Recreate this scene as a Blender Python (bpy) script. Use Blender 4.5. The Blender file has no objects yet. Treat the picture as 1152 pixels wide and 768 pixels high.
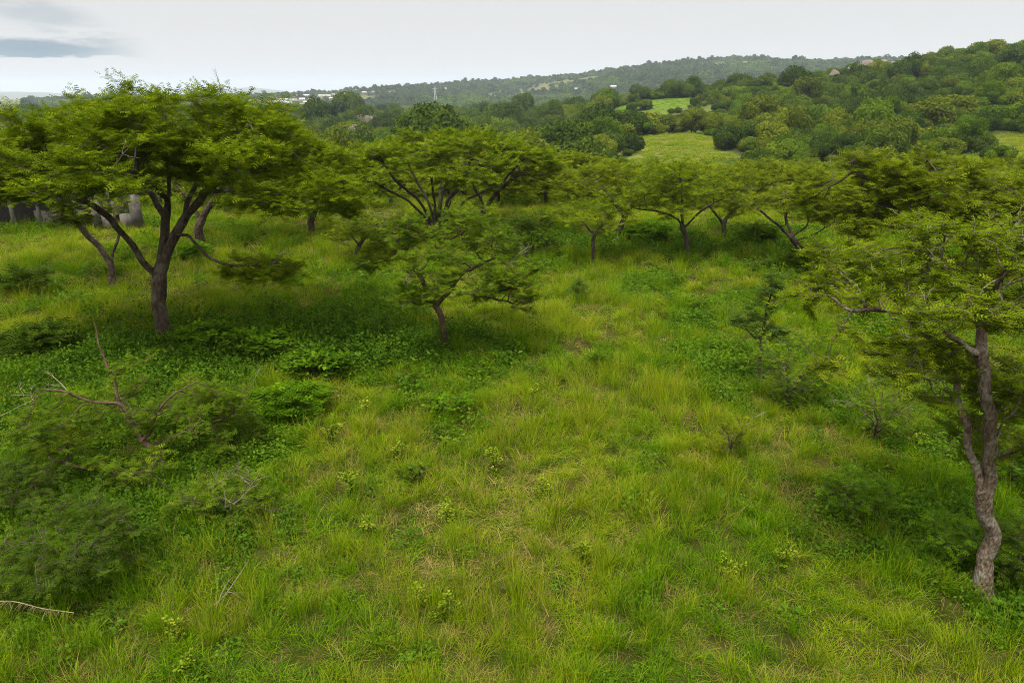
import bpy, math, random
import numpy as np
R = math.radians
SC = bpy.context.scene
COL = SC.collection
CAMZ, PITCH, FPX = 6.5, R(20), 768.0
cP, sP = math.cos(PITCH), math.sin(PITCH)

# ------------------------------------------------------------------ helpers
def ray(px, py):
    u, v = (px-576)/FPX, (384-py)/FPX
    return np.array([u, cP+v*sP, -sP+v*cP])
def P(px, py, Y):                       # the point of a sight line at depth Y
    d = ray(px, py); return np.array([0, 0, CAMZ])+d*(Y/d[1])
def G(px, py):                          # the point of a sight line on the flat meadow
    d = ray(px, py); return np.array([0, 0, CAMZ])+d*(CAMZ/-d[2])

def _hash(ix, iy, s):
    h = (ix.astype(np.int64)*374761393+iy.astype(np.int64)*668265263+s*1274126177) & 0xffffffff
    h = ((h ^ (h >> 13))*1274126177) & 0xffffffff
    return ((h ^ (h >> 16)) & 0xffff)/65535.0
def vnoise(x, y, s=0):
    x, y = np.asarray(x, float), np.asarray(y, float)
    ix, iy = np.floor(x), np.floor(y); fx, fy = x-ix, y-iy
    fx, fy = fx*fx*(3-2*fx), fy*fy*(3-2*fy)
    a, b = _hash(ix, iy, s), _hash(ix+1, iy, s); c, d = _hash(ix, iy+1, s), _hash(ix+1, iy+1, s)
    return (a*(1-fx)+b*fx)*(1-fy)+(c*(1-fx)+d*fx)*fy
def fbm(x, y, s=0, o=4):
    t, a, n = 0, .5, 0
    for k in range(o):
        t = t+a*vnoise(x*2**k+17*k, y*2**k-9*k, s+k); n += a; a *= .5
    return t/n
def unit(v):
    return v/np.maximum(np.linalg.norm(v, axis=-1, keepdims=True), 1e-9)

def build(name, V, F, mats, parent=None, attrs=None, smooth=False, midx=None, link=True):
    """numpy vertices and faces (one array, or a list of arrays of equal-sided faces) -> one mesh object"""
    me = bpy.data.meshes.new(name)
    Fs = F if isinstance(F, list) else [F]
    Fs = [np.asarray(f, np.int32) for f in Fs if len(f)]
    V = np.asarray(V, np.float32)
    me.vertices.add(len(V)); me.vertices.foreach_set('co', V.ravel())
    loops = np.concatenate([f.ravel() for f in Fs]); tot = np.concatenate([np.full(len(f), f.shape[1], np.int32) for f in Fs])
    st = np.concatenate([[0], np.cumsum(tot)[:-1]]).astype(np.int32)
    me.loops.add(len(loops)); me.loops.foreach_set('vertex_index', loops)
    me.polygons.add(len(tot)); me.polygons.foreach_set('loop_start', st)
    if smooth: me.polygons.foreach_set('use_smooth', np.ones(len(tot), bool))
    if midx is not None: me.polygons.foreach_set('material_index', np.asarray(midx, np.int32))
    for k, (typ, arr) in (attrs or {}).items():
        at = me.attributes.new(k, typ, 'POINT')
        at.data.foreach_set('value' if typ in ('FLOAT', 'INT') else ('color' if 'COLOR' in typ else 'vector'), np.asarray(arr, np.float32).ravel())
    me.update(calc_edges=True); me.validate()
    for m in (mats if isinstance(mats, (list, tuple)) else [mats]): me.materials.append(m)
    o = bpy.data.objects.new(name, me)
    if link: COL.objects.link(o)
    if parent: o.parent = parent
    return o
def tag(o, label=None, cat=None, group=None, kind=None):
    for k, v in (('label', label), ('category', cat), ('group', group), ('kind', kind)):
        if v: o[k] = v
    return o
def empty(name, loc, label, cat, group=None):
    o = bpy.data.objects.new(name, None); COL.objects.link(o); o.location = [float(a) for a in loc]
    o.empty_display_size = .3
    return tag(o, label, cat, group)
def copy_tree(o, loc, rz, s, label, group=None, color=None):
    c = o.copy(); COL.objects.link(c); c.location = [float(a) for a in loc]; c.rotation_euler = (0, 0, rz)
    c.scale = (s, s, s) if np.isscalar(s) else s
    c['label'] = label
    if group: c['group'] = group
    if color: c.color = color
    for ch in list(o.children):
        d = ch.copy(); COL.objects.link(d); d.parent = c
        if color: d.color = color
    return c

class Geo:
    """collects quads of simple solids for one mesh"""
    def __init__(s): s.V, s.F, s.M, s.n = [], [], [], 0
    def add(s, V, F, m=0):
        s.V.append(np.asarray(V, float)); F = np.asarray(F)+s.n; s.F.append(F); s.M += [m]*len(F); s.n += len(V)
    def box(s, c, d, m=0, rz=0, top=1.0):
        x, y, z = np.array(d)/2
        v = np.array([[-x, -y, -z], [x, -y, -z], [x, y, -z], [-x, y, -z], [-x*top, -y*top, z], [x*top, -y*top, z], [x*top, y*top, z], [-x*top, y*top, z]])
        ca, sa = math.cos(rz), math.sin(rz)
        v = np.stack([v[:, 0]*ca-v[:, 1]*sa, v[:, 0]*sa+v[:, 1]*ca, v[:, 2]], 1)+np.array(c)
        s.add(v, [[3, 2, 1, 0], [4, 5, 6, 7], [0, 1, 5, 4], [1, 2, 6, 5], [2, 3, 7, 6], [3, 0, 4, 7]], m)
    def make(s, name, mats, parent=None, **k):
        return build(name, np.concatenate(s.V), np.concatenate(s.F), mats, parent, midx=s.M, **k)

# ------------------------------------------------------------------ materials
def newmat(name):
    m = bpy.data.materials.new(name); m.use_nodes = True; nt = m.node_tree; nt.nodes.clear()
    out = nt.nodes.new('ShaderNodeOutputMaterial'); return m, nt, out
def N(nt, t, **k):
    n = nt.nodes.new(t)
    for a, b in k.items():
        if a.startswith('i_'): n.inputs[a[2:].replace('_', ' ')].default_value = b
        else: setattr(n, a, b)
    return n
def ramp(nt, fac, stops):
    r = nt.nodes.new('ShaderNodeValToRGB'); e = r.color_ramp.elements
    while len(e) < len(stops): e.new(.5)
    for k, (p, c) in enumerate(stops): e[k].position = p; e[k].color = (*c, 1)
    nt.links.new(fac, r.inputs[0]); return r.outputs[0]
def mix(nt, fac, a, b, bl='MIX'):
    m = nt.nodes.new('ShaderNodeMix'); m.data_type = 'RGBA'; m.blend_type = bl
    for s, v in ((m.inputs['Factor'], fac), (m.inputs[6], a), (m.inputs[7], b)):
        if hasattr(v, 'node'): nt.links.new(v, s)
        else: s.default_value = v if np.isscalar(v) else (*v, 1)
    return m.outputs[2]
def math_(nt, op, a, b=0.0, c=None):
    m = nt.nodes.new('ShaderNodeMath'); m.operation = op
    for s, v in zip(m.inputs, (a, b, c)):
        if v is None: continue
        if hasattr(v, 'node'): nt.links.new(v, s)
        else: s.default_value = v
    return m.outputs[0]
def noise(nt, scale, vec=None, detail=4, rough=.6):
    n = N(nt, 'ShaderNodeTexNoise'); n.inputs['Scale'].default_value = scale; n.inputs['Detail'].default_value = detail; n.inputs['Roughness'].default_value = rough
    if vec is not None: nt.links.new(vec, n.inputs['Vector'])
    return n.outputs[0]
def pos(nt): return nt.nodes.new('ShaderNodeNewGeometry').outputs['Position']

def leafy(nt, out, col, trans=.35, gloss=.06):
    d = N(nt, 'ShaderNodeBsdfDiffuse'); t = N(nt, 'ShaderNodeBsdfTranslucent'); g = N(nt, 'ShaderNodeBsdfGlossy'); g.inputs['Roughness'].default_value = .45
    g.inputs['Color'].default_value = (.5, .55, .35, 1)
    nt.links.new(col, d.inputs[0])
    nt.links.new(mix(nt, 1.0, col, (1.15, 1.2, .5), 'MULTIPLY'), t.inputs[0])
    m = N(nt, 'ShaderNodeMixShader'); m.inputs[0].default_value = trans; nt.links.new(d.outputs[0], m.inputs[1]); nt.links.new(t.outputs[0], m.inputs[2])
    m2 = N(nt, 'ShaderNodeMixShader'); m2.inputs[0].default_value = gloss; nt.links.new(m.outputs[0], m2.inputs[1]); nt.links.new(g.outputs[0], m2.inputs[2])
    nt.links.new(m2.outputs[0], out.inputs[0])

def leaf_mat(name, stops, clump=.9, trans=.35, gloss=.006):
    m, nt, out = newmat(name)
    a = N(nt, 'ShaderNodeAttribute', attribute_name='tint')
    f = math_(nt, 'ADD', math_(nt, 'MULTIPLY', a.outputs['Fac'], .62), math_(nt, 'MULTIPLY', noise(nt, clump, pos(nt), 3), .38))
    leafy(nt, out, ramp(nt, f, stops), trans, gloss); return m

def inst_mat(name, stops_by_patch, trans=.3, gloss=.004):
    """grass: per-blade tint picks along a ramp, per-tuft patch value mixes two ramps"""
    m, nt, out = newmat(name)
    a = N(nt, 'ShaderNodeAttribute', attribute_name='tint')
    p = N(nt, 'ShaderNodeAttribute', attribute_name='patch', attribute_type='INSTANCER')
    A, B = stops_by_patch
    leafy(nt, out, mix(nt, p.outputs['Fac'], ramp(nt, a.outputs['Fac'], A), ramp(nt, a.outputs['Fac'], B)), trans, gloss); return m

def bark_mat(name, c0, c1, scale=9, bump=.5, lichen=None):
    m, nt, out = newmat(name)
    tc = N(nt, 'ShaderNodeTexCoord').outputs['Object']
    mp = N(nt, 'ShaderNodeMapping'); mp.inputs['Scale'].default_value = (1, 1, .35); nt.links.new(tc, mp.inputs[0])
    n1 = noise(nt, scale, mp.outputs[0], 6, .7); n2 = noise(nt, scale*.2, tc, 3)
    col = ramp(nt, n1, [(.3, c0), (.7, c1)])
    if lichen: col = mix(nt, ramp(nt, n2, [(.5, (0, 0, 0)), (.62, (1, 1, 1))]), col, lichen)
    b = N(nt, 'ShaderNodeBsdfPrincipled'); b.inputs['Roughness'].default_value = .9; b.inputs['Specular IOR Level'].default_value = .2
    nt.links.new(col, b.inputs['Base Color'])
    vo = N(nt, 'ShaderNodeTexVoronoi'); vo.inputs['Scale'].default_value = scale*1.3; nt.links.new(mp.outputs[0], vo.inputs['Vector'])
    bp = N(nt, 'ShaderNodeBump'); bp.inputs['Strength'].default_value = bump; bp.inputs['Distance'].default_value = .05
    nt.links.new(math_(nt, 'ADD', n1, vo.outputs['Distance']), bp.inputs['Height']); nt.links.new(bp.outputs[0], b.inputs['Normal'])
    nt.links.new(b.outputs[0], out.inputs[0]); return m

def plain(name, c0, c1, scale=3, rough=.85):
    m, nt, out = newmat(name)
    b = N(nt, 'ShaderNodeBsdfPrincipled'); b.inputs['Roughness'].default_value = rough
    tc = N(nt, 'ShaderNodeTexCoord').outputs['Object']
    nt.links.new(ramp(nt, noise(nt, scale, tc, 6, .65), [(.32, c0), (.68, c1)]), b.inputs['Base Color'])
    nt.links.new(b.outputs[0], out.inputs[0]); return m

M = {}
M['leaf_bright'] = leaf_mat('acacia_leaves', [(.15, (0.0347, 0.0588, 0.0018)), (.42, (0.0823, 0.1261, 0.0027)), (.66, (0.1343, 0.1808, 0.0036)), (.9, (0.2079, 0.2355, 0.0081))])
M['leaf_mid'] = leaf_mat('savanna_leaves', [(.15, (0.0408, 0.0621, 0.0027)), (.45, (0.0974, 0.1324, 0.0036)), (.7, (0.1531, 0.1856, 0.0045)), (.92, (0.2086, 0.2307, 0.0108))])
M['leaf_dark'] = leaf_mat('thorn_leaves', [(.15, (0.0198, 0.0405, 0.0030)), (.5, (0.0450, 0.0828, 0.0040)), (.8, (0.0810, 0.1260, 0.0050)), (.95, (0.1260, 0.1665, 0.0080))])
M['leaf_green'] = leaf_mat('green_leaves', [(.15, (0.0273, 0.0589, 0.0027)), (.45, (0.0650, 0.1169, 0.0036)), (.7, (0.1134, 0.1676, 0.0045)), (.92, (0.1732, 0.2236, 0.0090))])
M['leaf_blue'] = leaf_mat('sapling_leaves', [(.15, (0.0275, 0.0562, 0.0080)), (.5, (0.0600, 0.1063, 0.0130)), (.8, (0.1000, 0.1562, 0.0170)), (.95, (0.1500, 0.2000, 0.0240))])
M['leaf_herb'] = leaf_mat('shrub_leaves', [(.15, (.028, .068, .002)), (.5, (.065, .14, .003)), (.8, (.115, .21, .005)), (.95, (.18, .27, .01))], 1.5)
M['leaf_yellow'] = leaf_mat('weed_leaves', [(.15, (.07, .13, .005)), (.5, (.16, .22, .01)), (.8, (.30, .33, .03)), (.95, (.42, .42, .06))], 3)
M['bark_dark'] = bark_mat('dark_bark', (.022, .016, .011), (.085, .065, .045), 10, .7)
M['bark_brown'] = bark_mat('brown_bark', (.024, .016, .011), (.105, .075, .050), 13, 1.0, (.11, .092, .066))
M['bark_red'] = bark_mat('reddish_bark', (.045, .027, .016), (.135, .085, .055), 9, .6)
M['bark_scaly'] = bark_mat('scaly_bark', (.020, .014, .009), (.26, .185, .122), 24, 1.0, (.22, .19, .15))
M['dead'] = bark_mat('dead_wood', (.11, .088, .062), (.27, .225, .17), 14, .3)
M['straw'] = plain('dry_straw', (.20, .155, .07), (.38, .30, .16), 12)

# ------------------------------------------------------------------ terrain
AZ = [-60, -36, -25, -12, -4, 4, 10, 16, 22, 28, 36, 60]
DS = [40, 60, 90, 130, 180, 225, 260, 310, 400, 560, 900, 1300, 1800, 2400, 4000, 7000]
ZT = np.array([
 [0, 0, 0, 0, 0, 0, 0, 0, 0, 0, 0, 0],
 [-.6, -1.2, -2.0, -2.6, -2.9, -2.9, -2.9, -2.8, -2.4, -1.8, -.8, 0],
 [-1.5, -3, -5, -6, -6.4, -6.4, -6.2, -5.8, -5.2, -4.2, -1.8, 0],
 [-3, -5, -7, -8, -8, -7.5, -4.0, -3.6, -3.6, -3.2, -2.2, 1],
 [-4, -8, -10, -11, -11, -9.5, -2.8, -2.2, -2.0, -.2, .6, 5],
 [-4.5, -8.5, -10, -11, -11, -10, -5.5, -4.5, 0, 3, 6, 12],
 [-5, -9, -10, -11, -11, -8.0, .4, .6, 3.5, 6, 11, 20],
 [-5, -9, -10, -10, -10, -7, 6.0, 6.4, 9, 13, 18.5, 28],
 [-5, -9, -9, -9, -9, -8, 1.5, 5, 12, 17.5, 25, 36],
 [-8, -14, -14, -14, -14, -13, -8, -6, 2, 8, 16, 30],
 [-12, -22, -22, -22, -22, -22, -22, -20, -14, -8, 0, 10],
 [-14, -22, -16, -8, -2, 6, 16, 26, 26, 26, 20, 20],
 [-14, -18, -9, 12, 26, 44, 74, 88, 80, 82, 70, 50],
 [-14, -20, -16, -2, 8, 20, 40, 50, 46, 46, 40, 30],
 [-30, -30, -30, -30, -30, -30, -30, -30, -30, -30, -30, -30],
 [-30]*12], float)
_ag = np.arange(-60, 60.5, 1.0); _lg = np.linspace(math.log(40), math.log(7000), 130)
_t = np.array([np.interp(_ag, AZ, r) for r in ZT]); _t = np.array([np.interp(_lg, np.log(DS), _t[:, k]) for k in range(len(_ag))])
def _blur(a, n, ax):
    k = np.exp(-.5*(np.arange(-2*n, 2*n+1)/n)**2); k /= k.sum()
    pad = [(0, 0), (0, 0)]; pad[ax] = (2*n, 2*n); a = np.pad(a, pad, mode='edge')
    return np.apply_along_axis(lambda v: np.convolve(v, k, 'valid'), ax, a)
_t = _blur(_blur(_t, 2, 0), 2, 1)
def T(x, y):
    x, y = np.asarray(x, float), np.asarray(y, float)
    d = np.hypot(x, y); a = np.degrees(np.arctan2(x, y))
    fa = np.clip(a, -60, 59.99)+60; fl = np.clip((np.log(np.maximum(d, 1))-_lg[0])/(_lg[1]-_lg[0]), 0, 128.99)
    ia, il = fa.astype(int), fl.astype(int); ra, rl = fa-ia, fl-il
    z = (_t[ia, il]*(1-ra)+_t[ia+1, il]*ra)*(1-rl)+(_t[ia, il+1]*(1-ra)+_t[ia+1, il+1]*ra)*rl
    z = z*np.clip((d-36)/16, 0, 1)
    far = np.clip((d-800)/500, 0, 1)
    z = z+(fbm(x/11+5, y/11, 3, 3)-.5)*.5*np.clip(d/12, 0, 1)*np.clip(1.6-d/120, .5, 1)
    z = z+(fbm(x/260, y/260, 8, 4)-.5)*26*far*np.clip(3-d/1400, 0, 1)+(fbm(x/60, y/60, 12, 3)-.5)*3.5*np.clip((d-200)/250, 0, 1)*(1-far*.3)*np.clip(3-d/1400, 0, 1)
    return z
def hit(px, py, d0=60, d1=4000):
    d = ray(px, py); ts = np.exp(np.linspace(math.log(d0), math.log(d1), 900)); p = np.array([0, 0, CAMZ])+d*ts[:, None]
    b = np.nonzero(p[:, 2] < T(p[:, 0], p[:, 1]))[0]
    if not len(b): return None
    q = p[b[0]]; q[2] = float(T(q[0], q[1])); return q
def pixel(x, y, z):
    f = y*cP-(z-CAMZ)*sP; u = x/f; v = (y*sP+(z-CAMZ)*cP)/f
    return 576+u*FPX, 384-v*FPX

def azd(x, y): return np.degrees(np.arctan2(x, y)), np.hypot(x, y)
def is_field(x, y):                     # the mown green field on the slope
    a, d = azd(x, y); w = (vnoise(x/9, y/9, 4)-.5)*1.5+(vnoise(x/3, y/3, 14)-.5)*.8
    return (d > 264+w*10+np.abs(a-11.5)*2.0) & (d < 310) & (a > 7.9+w*.7) & (a < 15.3+w*.8)
def is_meadow(x, y):                    # paler clearings below the hill
    a, d = azd(x, y); w = (vnoise(x/10, y/10, 5)-.5)
    m1 = (d > 106+w*12) & (d < 174+w*14) & (a > 9.6+w*2) & (a < 17.2+w*3-(d-128)*.03)
    m2 = (d > 112+w*10) & (d < 154+w*16) & (a > 33.0+w*3) & (a < 44)
    return m1 | m2
def farfield(x, y):
    return np.clip((fbm(x/150, y/260, 31, 4)-.56)*9, 0, 1)

def make_ground():
    ang = np.concatenate([np.arange(-180, -48, 6.0), np.arange(-48, 48.1, .5), np.arange(54, 180, 6.0)])
    rad = np.concatenate([[.6], np.geomspace(2, 120, 90), np.geomspace(122, 3000, 190), np.geomspace(3200, 9000, 16)])
    A, D = np.meshgrid(np.radians(ang), rad); x, y = (D*np.sin(A)), (D*np.cos(A)); z = T(x, y)
    V = np.stack([x, y, z], -1).reshape(-1, 3); na, nr = len(ang), len(rad)
    i, j = np.meshgrid(np.arange(nr-1), np.arange(na), indexing='ij'); j2 = (j+1) % na
    F = np.stack([i*na+j, (i+1)*na+j, (i+1)*na+j2, i*na+j2], -1).reshape(-1, 4)[:, ::-1]
    x, y = V[:, 0], V[:, 1]; a, d = azd(x, y)
    c = np.tile(np.array([.034, .040, .007]), (len(V), 1))
    w = np.clip((d-70)/30, 0, 1)[:, None]; c = c*(1-w)+np.array([.035, .05, .014])*w
    f = (np.clip((a-6)/2, 0, 1)*np.clip((18-a)/2, 0, 1)*np.clip((d-90)/20, 0, 1)*np.clip((275-d)/8, 0, 1))[:, None]; c = c*(1-f)+np.array([.085, .11, .025])*f
    f = is_meadow(x, y)[:, None]; c = np.where(f, np.array([.15, .155, .042])*(0.75+.5*fbm(x/14, y/6, 9)[:, None]), c)
    f = is_field(x, y)[:, None]; c = np.where(f, np.array([.105, .165, .02])*(0.85+.3*fbm(x/14, y/14, 9)[:, None]), c)
    f = (np.clip((d-900)/200, 0, 1)*farfield(x, y))[:, None]; c = c*(1-f)+np.array([.11, .115, .045])*f
    m, nt, out = newmat('soil_and_turf')
    at = N(nt, 'ShaderNodeAttribute', attribute_name='ground'); b = N(nt, 'ShaderNodeBsdfDiffuse')
    n = noise(nt, 2.2, pos(nt), 7, .7); n2 = noise(nt, .25, pos(nt), 5, .65)
    col = mix(nt, 1.0, at.outputs['Color'], ramp(nt, n, [(.3, (.55, .55, .5)), (.7, (1.45, 1.4, 1.5))]), 'MULTIPLY')
    col = mix(nt, ramp(nt, noise(nt, 1.1, pos(nt), 4, .6), [(.54, (0, 0, 0)), (.66, (.7, .7, .7))]), col, (.055, .042, .014))
    col = mix(nt, 1.0, col, ramp(nt, n2, [(.3, (.75, .8, .8)), (.7, (1.2, 1.15, 1.1))]), 'MULTIPLY')
    nt.links.new(col, b.inputs['Color']); nt.links.new(b.outputs[0], out.inputs[0])
    cc = np.concatenate([c, np.ones((len(c), 1))], 1)
    o = build('ground', V, F, m, attrs={'ground': ('FLOAT_COLOR', cc)}, smooth=True)
    tag(o, 'grassy meadow floor falling to a valley and rising to wooded hills', kind='structure')
make_ground()

# far blue mountains beyond the ridge
def mountains():
    a = np.radians(np.arange(-75, 76, .4)); n = len(a); rows = []
    base = 50*fbm(np.degrees(a)/9+3, 0*a, 41, 5)+65*np.exp(-((np.degrees(a)+19.5)/3.2)**2)+45*np.exp(-((np.degrees(a)+38)/6)**2)
    for k, (r, h) in enumerate(((5200, 0), (5700, .55), (6200, 1), (6800, .5), (7400, 0))):
        hh = base*h*(.85+.3*fbm(np.degrees(a)/2, a*0+k, 44, 4))
        rows.append(np.stack([r*np.sin(a), r*np.cos(a), -34+hh], 1))
    V = np.concatenate(rows); i, j = np.meshgrid(np.arange(4), np.arange(n-1), indexing='ij')
    F = np.stack([i*n+j, i*n+j+1, (i+1)*n+j+1, (i+1)*n+j], -1).reshape(-1, 4)
    tag(build('mountains', V, F, plain('mountain_slopes', (.05, .07, .03), (.10, .11, .06), .004), smooth=True), 'far blue mountain range on the horizon', kind='structure')
mountains()

# ------------------------------------------------------------------ tree building
def resample(pts, step):
    pts = np.asarray(pts, float); s = np.concatenate([[0], np.cumsum(np.linalg.norm(np.diff(pts, axis=0), axis=1))])
    n = max(2, int(round(s[-1]/step))+1); t = np.linspace(0, s[-1], n)
    return np.stack([np.interp(t, s, pts[:, k]) for k in range(3)], 1)

def grow(rng, seeds, attr, step=.24, infl=2.5, kill=.3, iters=90, wig=.35, up=.05):
    pos_, par, sid = [], [], []
    for k, s in enumerate(seeds):
        q = resample(s, step)
        q[1:-1] += rng.normal(0, .035, (max(len(q)-2, 0), 3))
        if k == 0: pos_.append(q[0]); par.append(-1); last = 0
        else: last = int(np.argmin(np.linalg.norm(np.array(pos_)-q[0], axis=1)))
        n0 = len(pos_)
        for p in q[1:]:
            pos_.append(p); par.append(last); last = len(pos_)-1
        sid.append(np.arange(n0, len(pos_)))
    pos_ = np.array(pos_); par = list(par)
    nroot = min(max(2, int(.8/step)), len(pos_)-2)
    d2 = np.linalg.norm(attr[:, None]-pos_[None, nroot:], axis=2); near = d2.argmin(1)+nroot; dist = d2.min(1)
    alive = dist > kill; attr, near, dist = attr[alive], near[alive], dist[alive]
    for it in range(iters):
        if not len(attr): break
        ok = dist < infl
        if not ok.any(): infl *= 1.5; continue
        v = unit(attr[ok]-pos_[near[ok]]); acc = np.zeros_like(pos_); np.add.at(acc, near[ok], v)
        ids = np.unique(near[ok]); dirs = unit(acc[ids]); dirs = unit(dirs+rng.normal(0, wig, dirs.shape)+np.array([0, 0, up]))
        new = pos_[ids]+dirs*step
        dd = np.linalg.norm(new[:, None]-pos_[None], axis=2).min(1); keep = dd > .35*step
        if not keep.any():
            b = rng.random(len(attr)) > .3; attr, near, dist = attr[b], near[b], dist[b]; continue
        new, ids = new[keep], ids[keep]; n0 = len(pos_)
        pos_ = np.concatenate([pos_, new]); par += list(ids)
        dn = np.linalg.norm(attr[:, None]-new[None], axis=2); m = dn.min(1); am = dn.argmin(1)+n0
        b = m < dist; dist = np.where(b, m, dist); near = np.where(b, am, near)
        alive = dist > kill; attr, near, dist = attr[alive], near[alive], dist[alive]
    return pos_, np.array(par), sid

def radii(par, rbase, rtip):
    n = len(par); kids = [[] for _ in range(n)]
    for i in range(1, n): kids[par[i]].append(i)
    tips = np.zeros(n)
    for i in range(n-1, -1, -1): tips[i] = 1 if not kids[i] else sum(tips[k] for k in kids[i])
    e = math.log(rbase/rtip)/max(math.log(tips[0]), .5)
    return rtip*tips**e, tips, kids

def tube_mesh(chains):
    V, F, n0 = [], [], 0
    for pts, rad, S in chains:
        n = len(pts); t = unit(np.gradient(pts, axis=0)); ref = np.array([1., 0, 0]) if abs(t[:, 2]).mean() > .6 else np.array([0, 0, 1.])
        a = unit(np.cross(t, ref)); b = np.cross(t, a); th = np.arange(S)*2*np.pi/S
        rr_ = np.repeat(rad[:, None], S, 1)
        if S >= 10:                          # ridges along the stem, lobes at the root
            L_ = np.concatenate([[0], np.cumsum(np.linalg.norm(np.diff(pts, axis=0), axis=1))])
            lo = np.sin(th*3+1.7)[None]*.5+np.sin(th*5+pts[0, 0]*9)[None]*.5
            rr_ = rr_*(1+.16*lo*np.exp(-L_/.5)[:, None]+.07*lo+.22*(vnoise(L_[:, None]*4.5+0*th[None], th[None]*1.3+0*L_[:, None], 7)-.5))
        ring = pts[:, None]+(a[:, None]*np.cos(th)[None, :, None]+b[:, None]*np.sin(th)[None, :, None])*rr_[..., None]
        V.append(ring.reshape(-1, 3)); i, j = np.meshgrid(np.arange(n-1), np.arange(S), indexing='ij'); j2 = (j+1) % S
        F.append(n0+np.stack([i*S+j, i*S+j2, (i+1)*S+j2, (i+1)*S+j], -1).reshape(-1, 4)); n0 += n*S
    return np.concatenate(V), np.concatenate(F)

def chains_of(pos_, par, r, kids, rng):
    out = []; stack = [(0, -1)]
    while stack:
        s, p = stack.pop(); c = [p, s] if p >= 0 else [s]; k = s
        while kids[k]:
            ks = sorted(kids[k], key=lambda q: -r[q])
            for q in ks[1:]: stack.append((q, k))
            k = ks[0]; c.append(k)
        if len(c) < 2: continue
        pts = pos_[c]; rad = r[c].copy()
        if p >= 0: rad[0] = min(r[p]*.9, rad[1]*1.35)
        if len(pts) > 3: q = pts.copy(); q[1:-1] = .5*pts[1:-1]+.25*(pts[:-2]+pts[2:]); pts = q
        mr = rad.max(); out.append((pts, rad, 14 if mr > .07 else 6 if mr > .03 else 4 if mr > .012 else 3))
    return out

def leaf_template(pairs, w=.5, th=.62):
    """a feathery compound leaf along +x (unit length): pairs of narrow leaflets"""
    V, F = [], []
    for k in range(pairs):
        x = .12+.82*k/max(pairs-1, 1); prof = w*(.6+.4*math.sin(math.pi*min(1, (x+.15)))); dx = th/pairs
        for s in (1, -1):
            n = len(V); V += [(x-dx*.5, 0, 0), (x+dx*.42, 0, 0), (x+dx*.5+.10, s*prof, -.06), (x-dx*.2+.10, s*prof*.96, -.05)]; F.append((n, n+1, n+2, n+3))
    return np.array(V, float), np.array(F)
LT = {k: leaf_template(k) for k in (2, 3, 4, 5, 6)}
_b = np.array([(0, 0, 0), (.45, .32, .05), (1, 0, -.05), (.45, -.32, .05)], float)
LT['oval'] = (_b, np.array([(0, 1, 2, 3)]))

def place(tmpl, p, d, nrm, size):
    V, F = tmpl; d = unit(d); s = unit(np.cross(nrm, d)); n = np.cross(d, s)
    W = p[:, None]+size[:, None, None]*(V[None, :, 0, None]*d[:, None]+V[None, :, 1, None]*s[:, None]+V[None, :, 2, None]*n[:, None])
    k = len(V); FF = (F[None]+(np.arange(len(p))*k)[:, None, None]).reshape(-1, F.shape[1])
    return W.reshape(-1, 3), FF, k

def foliage(rng, pts, bdir, twigs=3, tl=(.22, .5), leaves=9, size=.13, pairs=4, lift=.15, flat=.3, droop=0.0):
    n = len(pts)*twigs; p = np.repeat(pts, twigs, 0); bd = np.repeat(bdir, twigs, 0)
    ang = rng.uniform(0, 2*np.pi, n); h = np.stack([np.cos(ang), np.sin(ang), rng.normal(lift, flat, n)], 1)
    td = unit(.55*bd+h); L = rng.uniform(*tl, n); tint = np.clip(rng.normal(.5, .2, n), 0, 1)
    t = np.linspace(.12, 1, leaves); side = np.where(np.arange(leaves) % 2, 1., -1.)
    sv = unit(np.cross(td, np.array([0, 0, 1.])))
    q = p[:, None]+td[:, None]*L[:, None, None]*t[None, :, None]
    q[..., 2] -= droop*L[:, None]*t[None]**2
    ld = td[:, None]*.55+sv[:, None]*side[None, :, None]*np.where(t > .97, .1, .9)[None, :, None]+rng.normal(0, .22, (n, leaves, 3))
    ld[..., 2] -= droop*.8
    nm = np.array([0, 0, 1.])+rng.normal(0, .33, (n, leaves, 3))
    sz = size*rng.uniform(.65, 1.25, (n, leaves)); q = q+rng.normal(0, .015, q.shape)
    V, F, k = place(LT[pairs], q.reshape(-1, 3), ld.reshape(-1, 3), nm.reshape(-1, 3), sz.ravel())
    tt = np.clip(np.repeat(tint, leaves)+rng.normal(0, .12, n*leaves), 0, 1)
    tw = [(np.stack([p[i], p[i]+td[i]*L[i]*.9-np.array([0, 0, droop*L[i]*.7])]), np.array([.006, .003]), 3) for i in range(n)] if n < 6000 else []
    return V, F, np.repeat(tt, k), tw

def pads(rng, c, Rx, Ry, sag, thick, npad, pr, pz, n, hole=0.0, e=2):
    """attractors in flat foliage pads spread over an umbrella cap"""
    r = np.sqrt(rng.uniform(hole**2, 1, npad)); a = rng.uniform(0, 2*np.pi, npad)
    pc = np.stack([r*np.cos(a)*Rx, r*np.sin(a)*Ry, -sag*r**e-rng.uniform(0, thick, npad)], 1)+np.array(c)
    k = rng.integers(0, npad, n); g = unit(rng.normal(0, 1, (n, 3)))*rng.uniform(0, 1, (n, 1))**.4
    return pc[k]+g*np.array([pr, pr, pz])*rng.uniform(.7, 1.15, (npad, 1))[k]
def ell(rng, c, rad, n):
    return np.array(c)+unit(rng.normal(0, 1, (n, 3)))*rng.uniform(0, 1, (n, 1))**.45*np.array(rad)

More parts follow.
